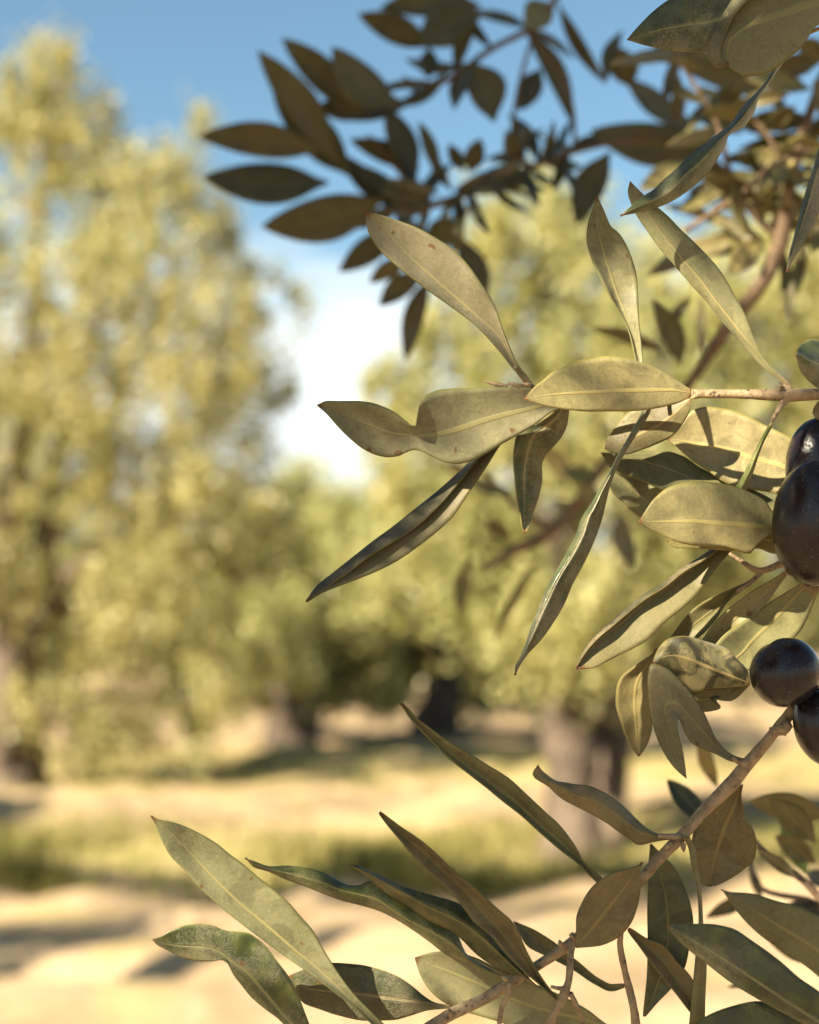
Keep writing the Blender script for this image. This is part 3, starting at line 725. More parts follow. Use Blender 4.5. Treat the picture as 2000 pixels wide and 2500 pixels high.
# ---- lower twig, rising to the right with small round olives
L = branch(1930, 1760, 0, 'sharp olive twig rising from the bottom to a small round black olive')
tube(L, [(2010, 1640, 4), (1945, 1722, 1), (1887, 1792, 0), (1828, 1862, 0), (1783, 1917, 0), (1713, 1987, 0), (1664, 2043, 0), (1609, 2098, 0), (1570, 2143, 1), (1490, 2210, 4),
         (1406, 2293, 4), (1313, 2357, 4), (1249, 2398, 4), (1174, 2444, 3), (1104, 2476, 2), (1000, 2540, 2)],
     [15, 15, 14, 15, 17, 14, 16, 14, 13, 13, 14, 12, 14, 13, 15, 14], TWIG, 'stem', 16, knob=0.07)
tube(L, [(1886, 1787, 0), (1915, 1778, -2), (1930, 1768, -3)], [12, 15, 9], TWIG, 'fruit_spur', 10, knob=0.18)
tube(L, [(1970, 1700, 0), (1962, 1712, -3), (1975, 1722, -4)], [12, 14, 9], TWIG, 'fruit_spur', 10, knob=0.2)
for bx, by, ex, ey, d in ((1640, 2060, 1622, 2072, -3), (1668, 2060, 1670, 2080, -4), (1822, 1858, 1812, 1872, -3), (1370, 2308, 1366, 2296, 2), (1236, 2392, 1226, 2382, 1), (1102, 2482, 1096, 2462, 0), (1395, 2280, 1404, 2296, 0)):
    tube(L, [(bx, by, d), ((bx+ex)/2, (by+ey)/2, d-.5), (ex, ey, d)], [7, 6.5, 2], TWIG, 'bud', 8)
tube(L, [(1822, 1858, 0), (1805, 1860, -1), (1788, 1850, -2)], [9, 7, 5], TWIG, 'leaf_stalk', 10)
tube(L, [(1664, 2043, -1), (1630, 2042, -2), (1606, 2040, -2)], [9, 7, 6], TWIG, 'leaf_stalk', 10)
tube(L, [(1397, 2296, 3), (1392, 2350, 0), (1388, 2400, -1), (1380, 2425, -1), (1360, 2462, -1), (1345, 2490, -1), (1330, 2560, 0)], [9, 8, 9, 12, 9, 11, 9], TWIG, 'side_shoot', 10, knob=0.1)
tube(L, [(1384, 2414, -1), (1362, 2413, -1), (1345, 2409, -1)], [7, 5, 4], TWIG, 'leaf_stalk', 8)
tube(L, [(1392, 2425, -1), (1408, 2455, 0), (1424, 2500, 2), (1430, 2540, 2)], [7, 6, 6, 6], TWIG, 'leaf_stalk', 8)
tube(L, [(1516, 2270, 5), (1514, 2310, 5), (1524, 2360, 5), (1536, 2410, 5), (1545, 2450, 4), (1552, 2500, 4), (1556, 2560, 4)], [7, 8, 8, 9, 10, 11, 11], TWIG, 'side_shoot', 10)
tube(L, [(1246, 2400, 1), (1240, 2430, 0), (1226, 2460, 0), (1218, 2510, 0)], [8, 6, 6, 6], TWIG, 'leaf_stalk', 8)
leaf(L, [S('c5', '1655 1435 1500 1300 1460 1220 1380 1100 1330 1040 1250 970 1100 830 980 720 850 640 720 560 600 490 480 410 400 350 330 300 290 250 250 210 228 193'),
         S('c5', '1630 1448 1492 1312 1380 1208 1200 1055 1050 915 850 755 640 600 500 480 380 360 290 265 228 193'),
         S('c5', '1610 1460 1480 1320 1350 1220 1200 1090 1080 980 950 880 830 780 700 680 560 570 450 460 360 370 290 290 255 230 228 193')], 4, 0, rd=(0, 2.5, 0.4), us=(0, .6, 1), tint=(0.76, 0.76, 0.68))
leaf(L, [S('c6', '730 1545 620 1545 540 1515 450 1440 380 1370 300 1300 200 1240 100 1200 0 1190', 'c5', '1400 750 1330 740 1250 690 1215 660 1190 625'),
         S('c6', '730 1562 600 1560 480 1530 300 1400 150 1310 0 1265', 'c5', '1390 800 1250 730 1185 690 1190 625'),
         S('c6', '730 1580 650 1585 560 1600 460 1622 400 1580 320 1530 240 1470 100 1390 0 1340', 'c5', '1350 860 1250 770 1190 735 1150 700 1150 680 1170 650 1190 625')],
     0, -4, rd=(1.5, -0.5, 1.0), tint=(0.72, 0.66, 0.58), wav=0.6)
leaf(L, [S('c6', '1200 1012 1130 990 1060 940 1010 880 960 780 920 690 830 555 740 450 640 370 545 348 525 420 525 560 545 720 580 850 640 980 720 1090 795 1155'),
         S('c6', '1200 1030 1050 965 920 830 800 690 720 620 660 630 670 800 720 980 795 1155'),
         S('c6', '1200 1048 1100 1028 1020 990 900 940 830 900 790 840 765 760 745 728 732 765 736 830 765 950 790 1090 795 1155')],
     -1, -5, rd=(1.0, 0, -0.8), arclen=True, n=80, tint=(0.62, 0.60, 0.52), wav=0.3, label='split dark olive leaf with two points')
leaf(L, [S('c6', '1240 470 1225 400 1150 310 1080 240 1000 210 900 180 800 152 720 155 650 180 590 250 555 335'),
         S('c6', '1240 485 1100 430 950 370 800 310 680 290 600 310 555 338'),
         S('c6', '1240 500 1100 515 950 525 820 545 740 460 640 380 555 340')], 1, -1, rd=(2.5, -1, 0), arclen=True, tint=(0.92, 0.80, 0.68), stain=0.95, wav=0.9, label='brown stained leaf bent beside the round olive')
leaf(L, [S('c6', '790 520 830 540 950 525 1100 514 1238 498'), S('c6', '790 590 870 600 960 590 1080 560 1238 499'),
         S('c6', '790 660 850 680 920 686 1032 652 1000 628 964 598 1110 608 1238 500')], 5, 4, arclen=True, tint=(0.66, 0.62, 0.52))
leaf(L, [S('c6', '575 240 560 280 480 330 400 390 340 440 305 520 300 620 330 740 370 850 420 950 460 997'), S('c6', '600 245 500 380 440 500 430 620 440 760 450 900 460 997'),
         S('c6', '640 260 590 400 570 560 555 700 552 800 525 900 490 960 460 997')], 12, 15, rd=(0, 1.2, 0), tint=(0.95, 0.86, 0.68))
leaf(L, [S('c6', '1190 1190 1172 1260 1185 1350 1220 1440 1270 1530 1285 1640 1270 1720 1200 1790 1130 1840 1060 1880 1000 1905 950 1912'),
         S('c6', '1180 1200 1140 1320 1060 1500 990 1720 950 1912'),
         S('c6', '1160 1215 1080 1222 1000 1240 960 1290 900 1380 860 1480 840 1560 840 1680 860 1780 890 1880 920 1905 950 1912')], 4, 8, rd=(-1, 0.8, 0), arclen=True, tint=(0.80, 0.66, 0.56), wav=0.6, label='drop-shaped dull brown leaf behind the stem')
leaf(L, [S('c8', '1150 -10 1172 30 1185 100 1208 200 1217 350 1203 500 1190 640 1176 790'), S('c8', '1165 -10 1186 30 1198 100 1217 200 1227 350 1225 510 1215 650 1210 790'),
         S('c8', '1180 -15 1202 30 1212 100 1228 200 1238 350 1252 520 1246 690 1245 790')], -3, 0, rd=(1, -0.6, 1), arclen=True, tint=(0.85, 0.78, 0.65))
leaf(L, [S('c8', '700 452 702 350 730 260 770 200 850 145 930 122 965 112 980 98'), S('c8', '700 455 780 360 860 260 930 170 980 98'),
         S('c8', '705 457 790 450 860 425 910 385 945 330 965 260 975 180 970 140 980 98')], -3, -9, rd=(0, 0.8, 0), tint=(0.72, 0.62, 0.54), wav=0.5, label='wide dull brown leaf crossing in front of the stem')
leaf(L, [S('c8', '985 745 1000 600 1005 450 1003 300 1008 150 1012 70 1017 20'), S('c8', '990 745 1050 600 1090 400 1080 250 1050 120 1017 20'),
         S('c8', '995 745 1040 690 1100 630 1160 540 1180 450 1195 350 1180 260 1150 180 1110 110 1060 60 1017 20')], 4, 10, rd=(0, 1.2, 0), arclen=True, tint=(0.62, 0.60, 0.46))
leaf(L, [S('c8', '925 372 1000 420 1060 440 1130 520 1190 590 1215 700 1250 800'), S('c8', '922 378 1000 445 1060 500 1130 590 1190 680 1250 800'),
         S('c8', '920 385 980 462 1050 562 1120 642 1180 722 1250 800')], 6, 0, rd=(0, 1.5, -.5), arclen=True, tint=(0.78, 0.66, 0.52))
leaf(L, [S('c8', '1850 760 1725 640 1640 580 1560 510 1450 430 1350 370 1250 355 1150 355 1083 360'), S('c8', '1850 850 1725 770 1600 690 1450 590 1300 490 1200 430 1083 360'),
         S('c8', '1850 920 1680 790 1580 735 1480 680 1350 600 1240 515 1170 460 1110 400 1083 360')], -9, -13, 'top', rd=(1.5, 0, 1.0), bow=-1, tint=(0.95, 0.98, 0.85), label='dark green leaf with a pale midrib at the bottom right')
leaf(L, [S('c8', '1800 800 1650 760 1560 715 1470 680 1350 705 1250 745 1150 830'), S('c8', '1800 880 1650 850 1500 810 1350 800 1150 830'), S('c8', '1800 960 1650 940 1500 900 1350 870 1150 830')], -6, -8, 'top', rd=(1, 0, 1), tint=(0.9, 0.9, 0.75))
olive(L, 1919, 1643, -5, 88, 82, 0.5, 'small round black olive', ([(1945, 1712, -3), (1950, 1728, -2), (1958, 1740, 1)], [9, 8, 9]))
olive(L, 2016, 1776, -4, 76, 98, 0.25, 'black olive cut by the right edge of the picture', ([(1985, 1690, -3), (1975, 1700, -2), (1966, 1708, 1)], [10, 9, 9]))
# lower left fan of leaves
leaf(L, [S('c7', '1470 1400 1345 1265 1190 1110 1120 1020 1060 930 1000 830 950 740 880 660 820 590 740 520 640 440 560 370 480 310 420 260 340 210 250 165 150 130 70 115 42 100'),
         S('c7', '1455 1410 1310 1268 1180 1143 1000 972 850 850 700 720 520 567 400 447 270 308 150 190 80 130 42 100'),
         S('c7', '1440 1420 1280 1260 1200 1180 1080 1090 950 990 800 890 650 780 520 680 400 580 300 480 230 400 150 320 110 250 80 180 55 120 42 100')], 0, -6, rd=(0, 1.2, 0.2), n=56, tint=(0.97, 1.0, 0.98), label='long pale sage leaf pointing up left')
leaf(L, [S('c7', '960 1400 950 1330 900 1180 850 1060 810 990 740 900 680 820 640 785 570 750 510 745 460 740 400 715 330 703 250 710 150 745 90 780 50 792'),
         S('c7', '930 1400 890 1330 780 1210 680 1090 560 960 500 920 440 870 350 835 220 828 120 815 50 792'),
         S('c7', '910 1410 840 1330 760 1240 680 1180 600 1110 560 1060 500 980 470 910 445 900 400 912 320 915 220 895 130 850 80 825 50 792')], -4, -9, 'top', rd=(1.2, 0.6, 1.2), n=60, tint=(1.25, 1.3, 1.05), wav=0.6, label='bent green leaf dusted grey, lowest at the left')
leaf(L, [S('c7', '1725 1160 1640 1145 1580 1110 1520 1060 1430 1000 1330 960 1200 930 1060 922 930 950 810 995'), S('c7', '1725 1168 1500 1135 1250 1105 1050 1085 930 1070 810 1000'),
         S('c7', '1725 1178 1600 1190 1500 1220 1400 1245 1250 1248 1100 1220 980 1180 900 1150 850 1080 810 1005')], 4, 8, 'top', rd=(1, 0, 1), tint=(0.95, 0.9, 0.8))
leaf(L, [S('c8', '400 575 330 540 240 480 200 400', 'c7', '1600 680 1500 620 1400 540 1300 460 1260 462 1220 485 1170 488 1100 460 1000 410 900 385 800 375 720 380 620 350 573 335'),
         S('c8', '402 582 330 550 250 505 190 450', 'c7', '1600 740 1500 690 1400 625 1300 560 1200 535 1100 510 1000 470 900 440 800 415 710 395 620 365 573 335'),
         S('c8', '400 590 320 555 250 520 172 495', 'c7', '1600 800 1500 730 1420 680 1320 630 1200 595 1100 570 1000 530 900 490 800 455 700 410 620 385 573 335')],
     4, 2, 'top', rd=(1.5, -0.5, 1.5), n=60, tint=(1.1, 1.1, 0.75), wav=0.6)
leaf(L, [S('c8', '530 608 500 578 440 500 370 420 310 340 250 290 172 255', 'c7', '1650 550 1550 520 1450 490 1350 440 1260 400 1200 372 1155 372'),
         S('c8', '530 611 480 575 400 505 320 430 240 365 180 330', 'c7', '1600 610 1500 555 1400 500 1300 440 1220 395 1155 373'),
         S('c8', '530 614 430 572 350 532 280 482 220 422 172 386', 'c7', '1600 690 1500 620 1400 560 1300 480 1230 420 1155 375')],
     3, 0, 'top', rd=(1.2, -1, 2.2), n=52, tint=(0.9, 0.88, 0.62), wav=0.4)
leaf(L, [S('c5', '80 958 150 1010 230 1070 320 1130 400 1190 500 1280 600 1380 680 1440 780 1530 880 1620 950 1680', 'c8', '428 345 460 400 490 470 540 560 580 620 640 690')[::-1],
         S('c5', '80 960 150 1025 230 1095 320 1165 400 1225 500 1315 600 1412 680 1480 780 1580 860 1670', 'c8', '375 345 420 400 470 480 525 570 575 630 640 690')[::-1],
         S('c5', '80 970 140 1050 230 1160 300 1250 400 1350 500 1440 600 1540 680 1640', 'c8', '271 345 340 400 400 470 470 540 540 600 600 650 640 692')[::-1]],
     1, -5, rd=(0.2, 2.6, 0), us=(0, .3, 1), n=52, tint=(0.74, 0.66, 0.54))
leaf(L, [S('c8', '920 800 850 790 750 720 600 640 400 560 250 490 150 472 80 480 22 500'), S('c8', '920 830 750 760 600 725 430 670 300 610 150 550 80 525 22 500'),
         S('c8', '920 870 500 820 400 776 300 745 200 715 150 690 80 630 40 560 22 500')], 9, 12, rd=(0, 1, 0), tint=(0.98, 1.03, 0.92))
leaf(L, [S('c8', '905 608 850 611 800 590 700 510 600 430 520 380 440 345'), S('c8', '905 617 850 625 795 600 700 530 600 465 515 400 440 348'),
         S('c8', '905 625 850 636 790 612 700 552 600 502 500 450 440 352')], 7, 13, rd=(0, 1, 0), tint=(0.85, 0.78, 0.68))

# ---- leaves at the top right corner, on a twig outside the picture
T = branch(2060, 120, -4, 'sharp olive leaves hanging in at the top right corner')
tube(T, [(2160, 330, -4), (2110, 170, -4), (2060, 40, -4), (2040, -120, -2)], [13, 13, 12, 11], TWIG, 'stem', 12)
leaf(T, [S('u2', '1700 -40 1500 -60 1200 -60 1000 -30 930 0 850 60 780 130 735 180 713 208'), S('u2', '1700 30 1500 55 1230 95 1100 120 900 155 800 185 713 208'),
         S('u2', '1700 150 1500 240 1250 280 1150 272 1020 270 900 255 800 235 713 210')], 3, -2, 'top', rd=(0.5, 0, 0.5), tint=(1.0, 1.05, 0.9), wav=0.5, label='leaf half dark green half dusty brown')
leaf(T, [S('u2', '1950 60 1725 125 1620 262 1530 333 1470 378 1400 397 1340 398 1270 362 1243 340'),
         S('u2', '1950 -40 1800 20 1700 40 1560 90 1430 130 1330 170 1270 220 1250 290 1243 340'),
         S('u2', '1950 -170 1500 -120 1290 -20 1230 70 1185 140 1145 220 1150 290 1190 345 1243 340'),
         S('u2', '1950 -150 1520 -80 1320 30 1262 110 1232 180 1212 235 1208 275 1222 310 1243 340')], -6, -12, rd=(0, 0.8, 2.2, -0.4), us=(0, .45, .85, 1), arclen=True, tint=(0.82, 0.80, 0.66), wav=0.4, label='broad leaf with a curled margin')
leaf(T, [S('u2', '1640 180 1560 260 1500 330 1450 420 1400 480 1340 540 1300 590 1260 650 1190 705 1120 755 1050 810 980 880 900 950 850 1000 800 1030 740 1080 680 1135'),
         S('u2', '1646 190 1568 262 1515 330 1470 410 1420 475 1368 560 1325 620 1275 670 1212 730 1160 790 1095 860 1020 925 940 1000 870 1045 800 1075 735 1105 680 1135'),
         S('u2', '1652 200 1580 270 1540 325 1490 400 1440 470 1402 530 1390 580 1360 630 1330 670 1290 687 1250 712 1235 760 1200 820 1150 900 1080 970 1000 1030 930 1070 850 1100 760 1122 680 1137')],
     0, -7, 'top', rd=(2.5, -1.2, 3), n=60, tint=(1.15, 1.2, 1.15), wav=0.4, label='rolled grey green leaf twisted twice')
leaf(T, [S('u2', '1790 560 1725 770 1690 900 1650 1020 1620 1130 1590 1250 1565 1350 1555 1430'), S('u2', '1800 560 1760 780 1710 930 1680 1040 1645 1150 1605 1270 1572 1370 1555 1430'),
         S('u2', '1830 580 1800 800 1760 980 1725 1120 1690 1200 1640 1290 1590 1370 1557 1430')], -2, -4, 'top', rd=(2, -1, 2), tint=(1.25, 1.25, 1.4))
tube(T, [(2128, 230, -4), (2060, 240, -3), (2030, 260, -2)], [6, 5, 4], TWIG, 'leaf_stalk', 8)
tube(T, [(2060, 40, -4), (2020, 60, -1), (1965, 85, 0)], [6, 5, 4], TWIG, 'leaf_stalk', 8)

# ---- the blurred branches behind
def bl(par, crop, tx, ty, bx, by, w, d, side='under', tint=(0.7, 0.68, 0.6), bend=0.0, tilt=None, dd=0):
    a = S(crop, f'{bx} {by} {tx} {ty}'); k = CROPS[crop][2]
    tl = rng.normal(0, 3) if tilt is None else tilt
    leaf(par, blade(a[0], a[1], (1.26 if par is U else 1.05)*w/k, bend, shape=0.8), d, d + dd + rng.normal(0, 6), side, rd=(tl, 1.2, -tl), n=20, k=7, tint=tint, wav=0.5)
U = branch(1310, 60, 205, 'blurred dark olive branch against the blue sky, top centre')
DU = 310
tube(U, [(1390, -60, DU), (1310, 58, DU), (1200, 120, DU), (1100, 190, DU), (1009, 232, DU+5), (920, 290, DU+8)], [9, 9, 8, 7, 6, 4], TWIG_DARK, 'stem', 8)
tube(U, [(1760, 350, DU), (1495, 348, DU), (1400, 370, DU), (1275, 417, DU), (1160, 464, DU+4), (1040, 505, DU+4), (930, 515, DU)], [9, 8, 8, 8, 9, 10, 6], TWIG_DARK, 'stem', 8)
tube(U, [(1310, 58, DU), (1270, 200, DU+3), (1250, 320, DU+4), (1245, 420, DU)], [5, 5, 5, 4], TWIG_DARK, 'side_shoot', 8)
tube(U, [(1405, 360, DU), (1395, 250, DU), (1300, 80, DU)], [6, 5, 4], TWIG_DARK, 'side_shoot', 8)
tube(U, [(1160, 464, DU), (1120, 560, DU), (1060, 640, DU)], [5, 4, 3], TWIG_DARK, 'side_shoot', 8)
tube(U, [(1040, 505, DU), (960, 400, DU+8), (900, 330, DU+8)], [7, 6, 4], TWIG_DARK, 'side_shoot', 8)
dk, md_, lt = (0.36, 0.36, 0.29), (0.50, 0.49, 0.38), (0.95, 0.90, 0.60)  # dark to light leaf tints; the branch's shade is painted into them
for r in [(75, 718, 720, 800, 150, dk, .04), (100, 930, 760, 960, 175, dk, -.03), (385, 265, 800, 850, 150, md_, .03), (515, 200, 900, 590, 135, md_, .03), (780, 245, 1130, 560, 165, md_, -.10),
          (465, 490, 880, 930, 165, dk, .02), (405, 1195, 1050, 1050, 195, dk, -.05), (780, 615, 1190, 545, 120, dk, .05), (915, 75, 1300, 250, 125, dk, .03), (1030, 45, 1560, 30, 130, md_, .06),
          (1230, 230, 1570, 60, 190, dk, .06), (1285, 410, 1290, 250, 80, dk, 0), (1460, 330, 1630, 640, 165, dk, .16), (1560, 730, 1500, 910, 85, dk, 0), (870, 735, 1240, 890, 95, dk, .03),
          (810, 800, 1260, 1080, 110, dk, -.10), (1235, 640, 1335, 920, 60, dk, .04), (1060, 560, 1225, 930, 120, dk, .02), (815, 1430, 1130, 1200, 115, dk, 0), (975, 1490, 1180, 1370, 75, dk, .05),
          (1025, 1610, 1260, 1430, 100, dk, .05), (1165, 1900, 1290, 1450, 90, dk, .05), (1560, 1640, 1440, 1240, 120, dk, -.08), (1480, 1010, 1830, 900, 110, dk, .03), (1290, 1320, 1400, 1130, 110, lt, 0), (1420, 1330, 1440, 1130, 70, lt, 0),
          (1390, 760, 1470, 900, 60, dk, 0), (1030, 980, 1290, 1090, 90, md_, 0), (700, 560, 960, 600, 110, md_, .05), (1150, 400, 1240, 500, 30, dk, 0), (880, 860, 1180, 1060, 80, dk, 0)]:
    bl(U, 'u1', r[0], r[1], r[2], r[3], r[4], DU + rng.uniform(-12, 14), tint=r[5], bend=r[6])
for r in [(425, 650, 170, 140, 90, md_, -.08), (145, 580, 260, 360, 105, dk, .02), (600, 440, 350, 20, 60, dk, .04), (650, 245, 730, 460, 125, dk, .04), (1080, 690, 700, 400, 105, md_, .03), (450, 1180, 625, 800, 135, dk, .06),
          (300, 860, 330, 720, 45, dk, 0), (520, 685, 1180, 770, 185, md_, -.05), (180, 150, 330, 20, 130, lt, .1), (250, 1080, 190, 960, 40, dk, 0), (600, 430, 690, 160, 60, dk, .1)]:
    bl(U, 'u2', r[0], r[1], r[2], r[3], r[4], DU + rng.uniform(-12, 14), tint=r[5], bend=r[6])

for i in range(46):      # smaller leaves crowding the two stems
    f = rng.random()
    bx, by = ((1310 - 390*f, 58 + 232*f) if i < 9 else (1420 - 470*f, 365 + 150*f))
    an = rng.uniform(0, 6.28); ln = rng.uniform(90, 170)
    a = blade((bx, by), (bx + ln*math.cos(an), by + ln*0.8*math.sin(an)), rng.uniform(18, 36), rng.uniform(-.10, .10), shape=0.8)
    leaf(U, a, DU, DU + rng.normal(0, 30), 'top' if i % 3 == 0 else 'under', rd=(rng.normal(0, 3), 1, 0), n=16, k=5, tint=(0.75, 0.75, 0.75) if i % 3 == 0 else dk)
R_ = branch(1930, 500, 190, 'blurred reddish brown olive branch crowded with leaves along the right side')
DR = 240
tube(R_, [(1640, 1000, DR+10), (1710, 900, DR+5), (1790, 780, DR), (1860, 690, DR), (1905, 590, DR), (1930, 450, DR), (1960, 330, DR), (2010, 180, DR)], [10, 13, 17, 19, 19, 16, 13, 12], TWIG_DARK, 'stem', 10)
tube(R_, [(1905, 590, DR), (1800, 470, DR), (1750, 300, DR), (1640, 120, DR)], [9, 8, 6, 4], TWIG_DARK, 'side_shoot', 8)
tube(R_, [(1670, 565, DR), (1800, 480, DR), (1900, 400, DR), (2020, 350, DR)], [7, 8, 9, 9], TWIG_DARK, 'side_shoot', 8)
tube(R_, [(1930, 450, DR), (1880, 340, DR), (1800, 250, DR)], [7, 6, 5], TWIG_DARK, 'side_shoot', 8)
br_, bm, bb = (0.55, 0.50, 0.36), (0.72, 0.66, 0.47), (1.15, 1.06, 0.72)
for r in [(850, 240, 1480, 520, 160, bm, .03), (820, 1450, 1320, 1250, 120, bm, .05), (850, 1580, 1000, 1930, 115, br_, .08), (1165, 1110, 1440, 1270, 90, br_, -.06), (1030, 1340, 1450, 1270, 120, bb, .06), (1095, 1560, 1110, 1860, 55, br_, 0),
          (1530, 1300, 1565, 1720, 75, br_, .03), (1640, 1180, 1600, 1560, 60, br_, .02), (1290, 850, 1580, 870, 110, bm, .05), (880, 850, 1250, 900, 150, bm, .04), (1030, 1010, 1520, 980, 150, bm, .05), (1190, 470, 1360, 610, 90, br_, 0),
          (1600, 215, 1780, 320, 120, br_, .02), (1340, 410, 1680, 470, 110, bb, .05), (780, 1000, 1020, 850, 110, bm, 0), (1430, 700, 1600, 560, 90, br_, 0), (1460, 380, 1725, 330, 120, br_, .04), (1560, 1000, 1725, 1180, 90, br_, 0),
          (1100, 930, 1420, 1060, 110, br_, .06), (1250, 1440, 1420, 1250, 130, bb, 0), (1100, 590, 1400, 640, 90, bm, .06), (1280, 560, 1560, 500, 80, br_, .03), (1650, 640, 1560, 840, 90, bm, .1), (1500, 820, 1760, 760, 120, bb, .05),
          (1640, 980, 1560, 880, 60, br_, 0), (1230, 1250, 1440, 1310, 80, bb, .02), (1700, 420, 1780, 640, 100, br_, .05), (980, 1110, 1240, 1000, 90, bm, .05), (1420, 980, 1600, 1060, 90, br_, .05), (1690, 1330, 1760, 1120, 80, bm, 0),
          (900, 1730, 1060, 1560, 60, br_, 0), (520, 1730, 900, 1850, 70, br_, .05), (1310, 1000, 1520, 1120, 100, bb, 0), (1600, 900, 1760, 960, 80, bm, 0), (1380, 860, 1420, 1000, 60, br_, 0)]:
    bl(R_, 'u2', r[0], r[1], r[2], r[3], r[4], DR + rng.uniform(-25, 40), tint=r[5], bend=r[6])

for i in range(48):      # leaves crowding round the reddish stem
    f = rng.random()
    bx, by = (1905 + 60*f + rng.normal(0, 40), 590 - 330*f) if i % 2 else (1650 + 330*f, 130 + 420*f + rng.normal(0, 40))
    an = rng.uniform(0, 6.28); ln = rng.uniform(110, 210)
    a = blade((bx, by), (bx + ln*math.cos(an), by + ln*0.8*math.sin(an)), rng.uniform(22, 42), rng.uniform(-.10, .10), shape=0.8)
    leaf(R_, a, DR + rng.uniform(0, 40), DR + rng.uniform(-30, 60), rd=(rng.normal(0, 4), 1, 0), n=16, k=5, tint=(br_, bm, bb)[i % 3])
V_ = branch(1390, 1200, 260, 'blurred brown twig cluster behind the pinched two-lobed leaf and hanging mottled leaf')
DV = 400
tube(V_, [(1600, 1040, DV-30), (1480, 1130, DV-10), (1400, 1240, DV), (1330, 1310, DV), (1250, 1345, DV), (1180, 1400, DV)], [13, 14, 14, 14, 12, 6], TWIG_DARK, 'stem', 8)
tube(V_, [(1350, 1300, DV), (1240, 1220, DV), (1180, 1150, DV)], [8, 7, 5], TWIG_DARK, 'side_shoot', 8)
vb, vp = (0.75, 0.68, 0.48), (0.95, 0.9, 0.6)
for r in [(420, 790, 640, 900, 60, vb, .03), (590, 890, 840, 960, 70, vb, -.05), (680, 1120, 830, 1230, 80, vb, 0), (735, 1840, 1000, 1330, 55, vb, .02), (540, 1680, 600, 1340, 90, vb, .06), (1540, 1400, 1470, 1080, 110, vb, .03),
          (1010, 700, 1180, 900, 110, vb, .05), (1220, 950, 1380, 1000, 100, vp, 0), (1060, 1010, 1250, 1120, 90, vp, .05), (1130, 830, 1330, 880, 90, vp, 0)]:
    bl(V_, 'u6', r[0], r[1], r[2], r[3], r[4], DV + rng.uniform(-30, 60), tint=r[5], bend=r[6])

W_ = branch(1960, 2080, 70, 'blurred olive sprig in the bottom right corner behind the drop-shaped brown leaf')
DW = 80
tube(W_, [(2060, 2260, DW), (1960, 2150, DW), (1880, 2090, DW+10), (1830, 2040, DW+15)], [9, 9, 8, 5], TWIG_DARK, 'stem', 8)
tube(W_, [(2060, 2260, DW), (1980, 2200, DW+30), (1850, 2160, DW+50), (1830, 2100, DW+60)], [8, 8, 6, 5], TWIG_DARK, 'side_shoot', 8)
leaf(W_, [S('c8', '1800 380 1725 322 1640 280 1560 262 1430 225 1350 220 1315 210'), S('c8', '1800 520 1650 420 1500 330 1400 265 1315 210'),
          S('c8', '1800 660 1725 580 1650 520 1540 450 1450 380 1370 290 1315 210')], 28, 24, rd=(1, 0, 0), tint=(0.85, 0.82, 0.66), label='pale leaf slightly out of focus')
gg = (0.66, 0.72, 0.55)
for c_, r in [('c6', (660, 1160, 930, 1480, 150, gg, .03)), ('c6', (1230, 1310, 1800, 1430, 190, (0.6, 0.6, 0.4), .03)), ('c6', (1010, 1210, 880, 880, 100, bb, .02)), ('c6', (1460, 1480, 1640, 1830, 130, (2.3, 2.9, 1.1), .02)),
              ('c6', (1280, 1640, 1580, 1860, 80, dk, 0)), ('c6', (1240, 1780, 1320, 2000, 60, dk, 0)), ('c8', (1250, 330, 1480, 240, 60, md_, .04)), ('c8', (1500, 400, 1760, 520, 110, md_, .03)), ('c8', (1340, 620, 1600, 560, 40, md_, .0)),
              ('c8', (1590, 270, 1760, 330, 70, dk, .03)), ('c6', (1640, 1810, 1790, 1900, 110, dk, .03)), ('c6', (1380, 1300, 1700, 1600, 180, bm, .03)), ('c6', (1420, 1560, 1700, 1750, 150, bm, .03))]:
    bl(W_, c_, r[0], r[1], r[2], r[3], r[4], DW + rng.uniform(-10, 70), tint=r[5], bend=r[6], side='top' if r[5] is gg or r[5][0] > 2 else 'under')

# ---- the rest of the tree these twigs belong to: boughs overhead, outside the picture, whose leaves dapple them
OV = empty('olive_branch', CAM + np.array((-0.25, -0.35, 0.75)), 'leafy olive boughs overhead, just outside the picture, shading the near twigs', 'branch', 'boughs overhead')
lit = [(1290, 720, 12), (1180, 620, 12), (1060, 570, 10), (1420, 930, 40), (1560, 925, 44), (1650, 940, 30), (1640, 820, 30), (1560, 610, 26), (1720, 1030, 40), (1820, 1080, 40), (1850, 1150, 34), (1600, 1310, 26), (1460, 1290, 24),
       (560, 2180, 60), (660, 2280, 50), (480, 2080, 40), (760, 2380, 40), (540, 2330, 36), (700, 2440, 40), (470, 2300, 30), (1020, 2360, 30), (1060, 2400, 34), (880, 2220, 24), (1290, 1110, 22), (1340, 1060, 22),
       (1750, 1560, 30), (1820, 1460, 22), (1880, 1490, 22), (1760, 60, 30), (1830, 120, 26), (1500, 1090, 30), (1620, 1580, 22), (1530, 1760, 18), (1700, 1290, 24), (1930, 2420, 24), (1750, 1230, 26)]
g = np.random.default_rng(77)
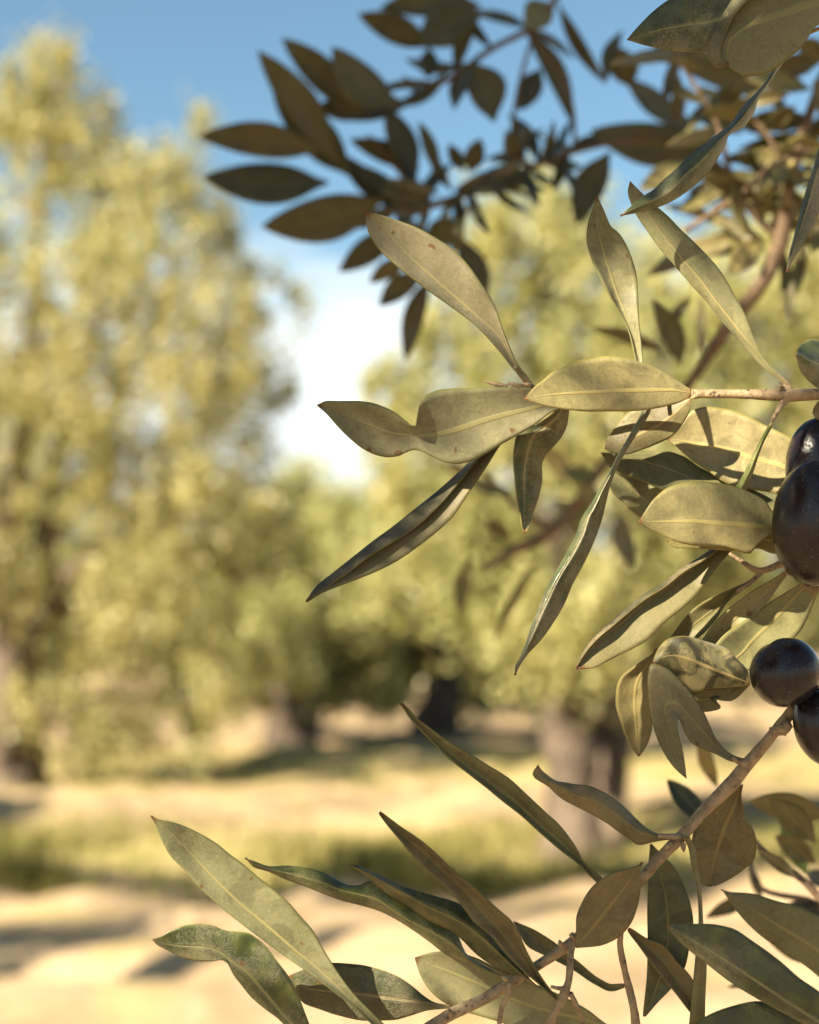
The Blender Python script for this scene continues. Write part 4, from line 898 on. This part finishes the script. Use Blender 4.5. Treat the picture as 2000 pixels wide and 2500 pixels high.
lit += [(1800, 962, 16), (1880, 962, 18), (1970, 960, 20)] + [(g.uniform(850, 1980), g.uniform(450, 1500), g.uniform(7, 14)) for i in range(50)]
n = 5200
# clusters along the sun's way to the twigs
cl = []
for i in range(760):
    tx, ty, td = g.uniform(250, 2250), g.uniform(-250, 2600), FOCUS + g.choice([0.0, 0.27], p=[.6, .4]) + g.normal(0, .02)
    s = g.uniform(0.32, 1.25)
    cl.append(P(tx, ty, td) + SUN*s + g.normal(0, 0.02, 3))
cl = np.array(cl)
cent = np.repeat(cl, 20, 0) + g.normal(0, 0.038, (len(cl)*20, 3))
keep = np.ones(len(cent), bool)
lit = [(x, y, r, 0.0) for x, y, r in lit] + [(x, y, 15, DR*MM) for x, y in ((1480, 320), (1620, 330), (1780, 560), (1700, 600), (1900, 640), (1650, 500), (1850, 300), (1960, 420), (1820, 520), (1740, 260), (1600, 640), (1880, 760), (1100, 560), (720, 120), (660, 180), (560, 370))]
for x, y, r, ex in lit:  # foliage shaped for its dapple: leaves cleared along sun rays to these spots
    p0 = P(x, y, FOCUS + ex); rel = cent - p0; s = rel @ SUN
    dist = np.linalg.norm(rel - np.outer(s, SUN), axis=1)
    keep &= ~((s > 0) & (dist < r/F*(FOCUS + ex) + 0.012))
rel = cent - CAM; f = rel @ FWD; xx = rel @ RIGHT; yy = rel @ UP          # nothing inside the picture
keep &= ~((f > -0.03) & (np.abs(xx) < np.maximum(f, 0)*0.268*1.10 + 0.05) & (np.abs(yy) < np.maximum(f, 0)*0.335*1.10 + 0.05))
cent = cent[keep]
v = leaf_quads(cent, 0.045, g, 0.2, 0.26) - origin(OV)
tag(link('foliage', quads_fast('foliage', v, [SHADE_LEAF]), OV), kind='stuff')
for i in range(7):
    a = CAM + np.array((0.25, -0.9, 0.35)) + g.normal(0, 0.06, 3); e = CAM + np.array((-0.55 + 0.13*i, -0.05, 0.55 + 0.05*(i % 3))) + g.normal(0, 0.05, 3)
    tube(OV, [a, (a+e)/2 + (0, 0, 0.08), e], [0.012, 0.007, 0.002], TWIG_DARK, 'stem', 8, None, 6, 0.06, True)
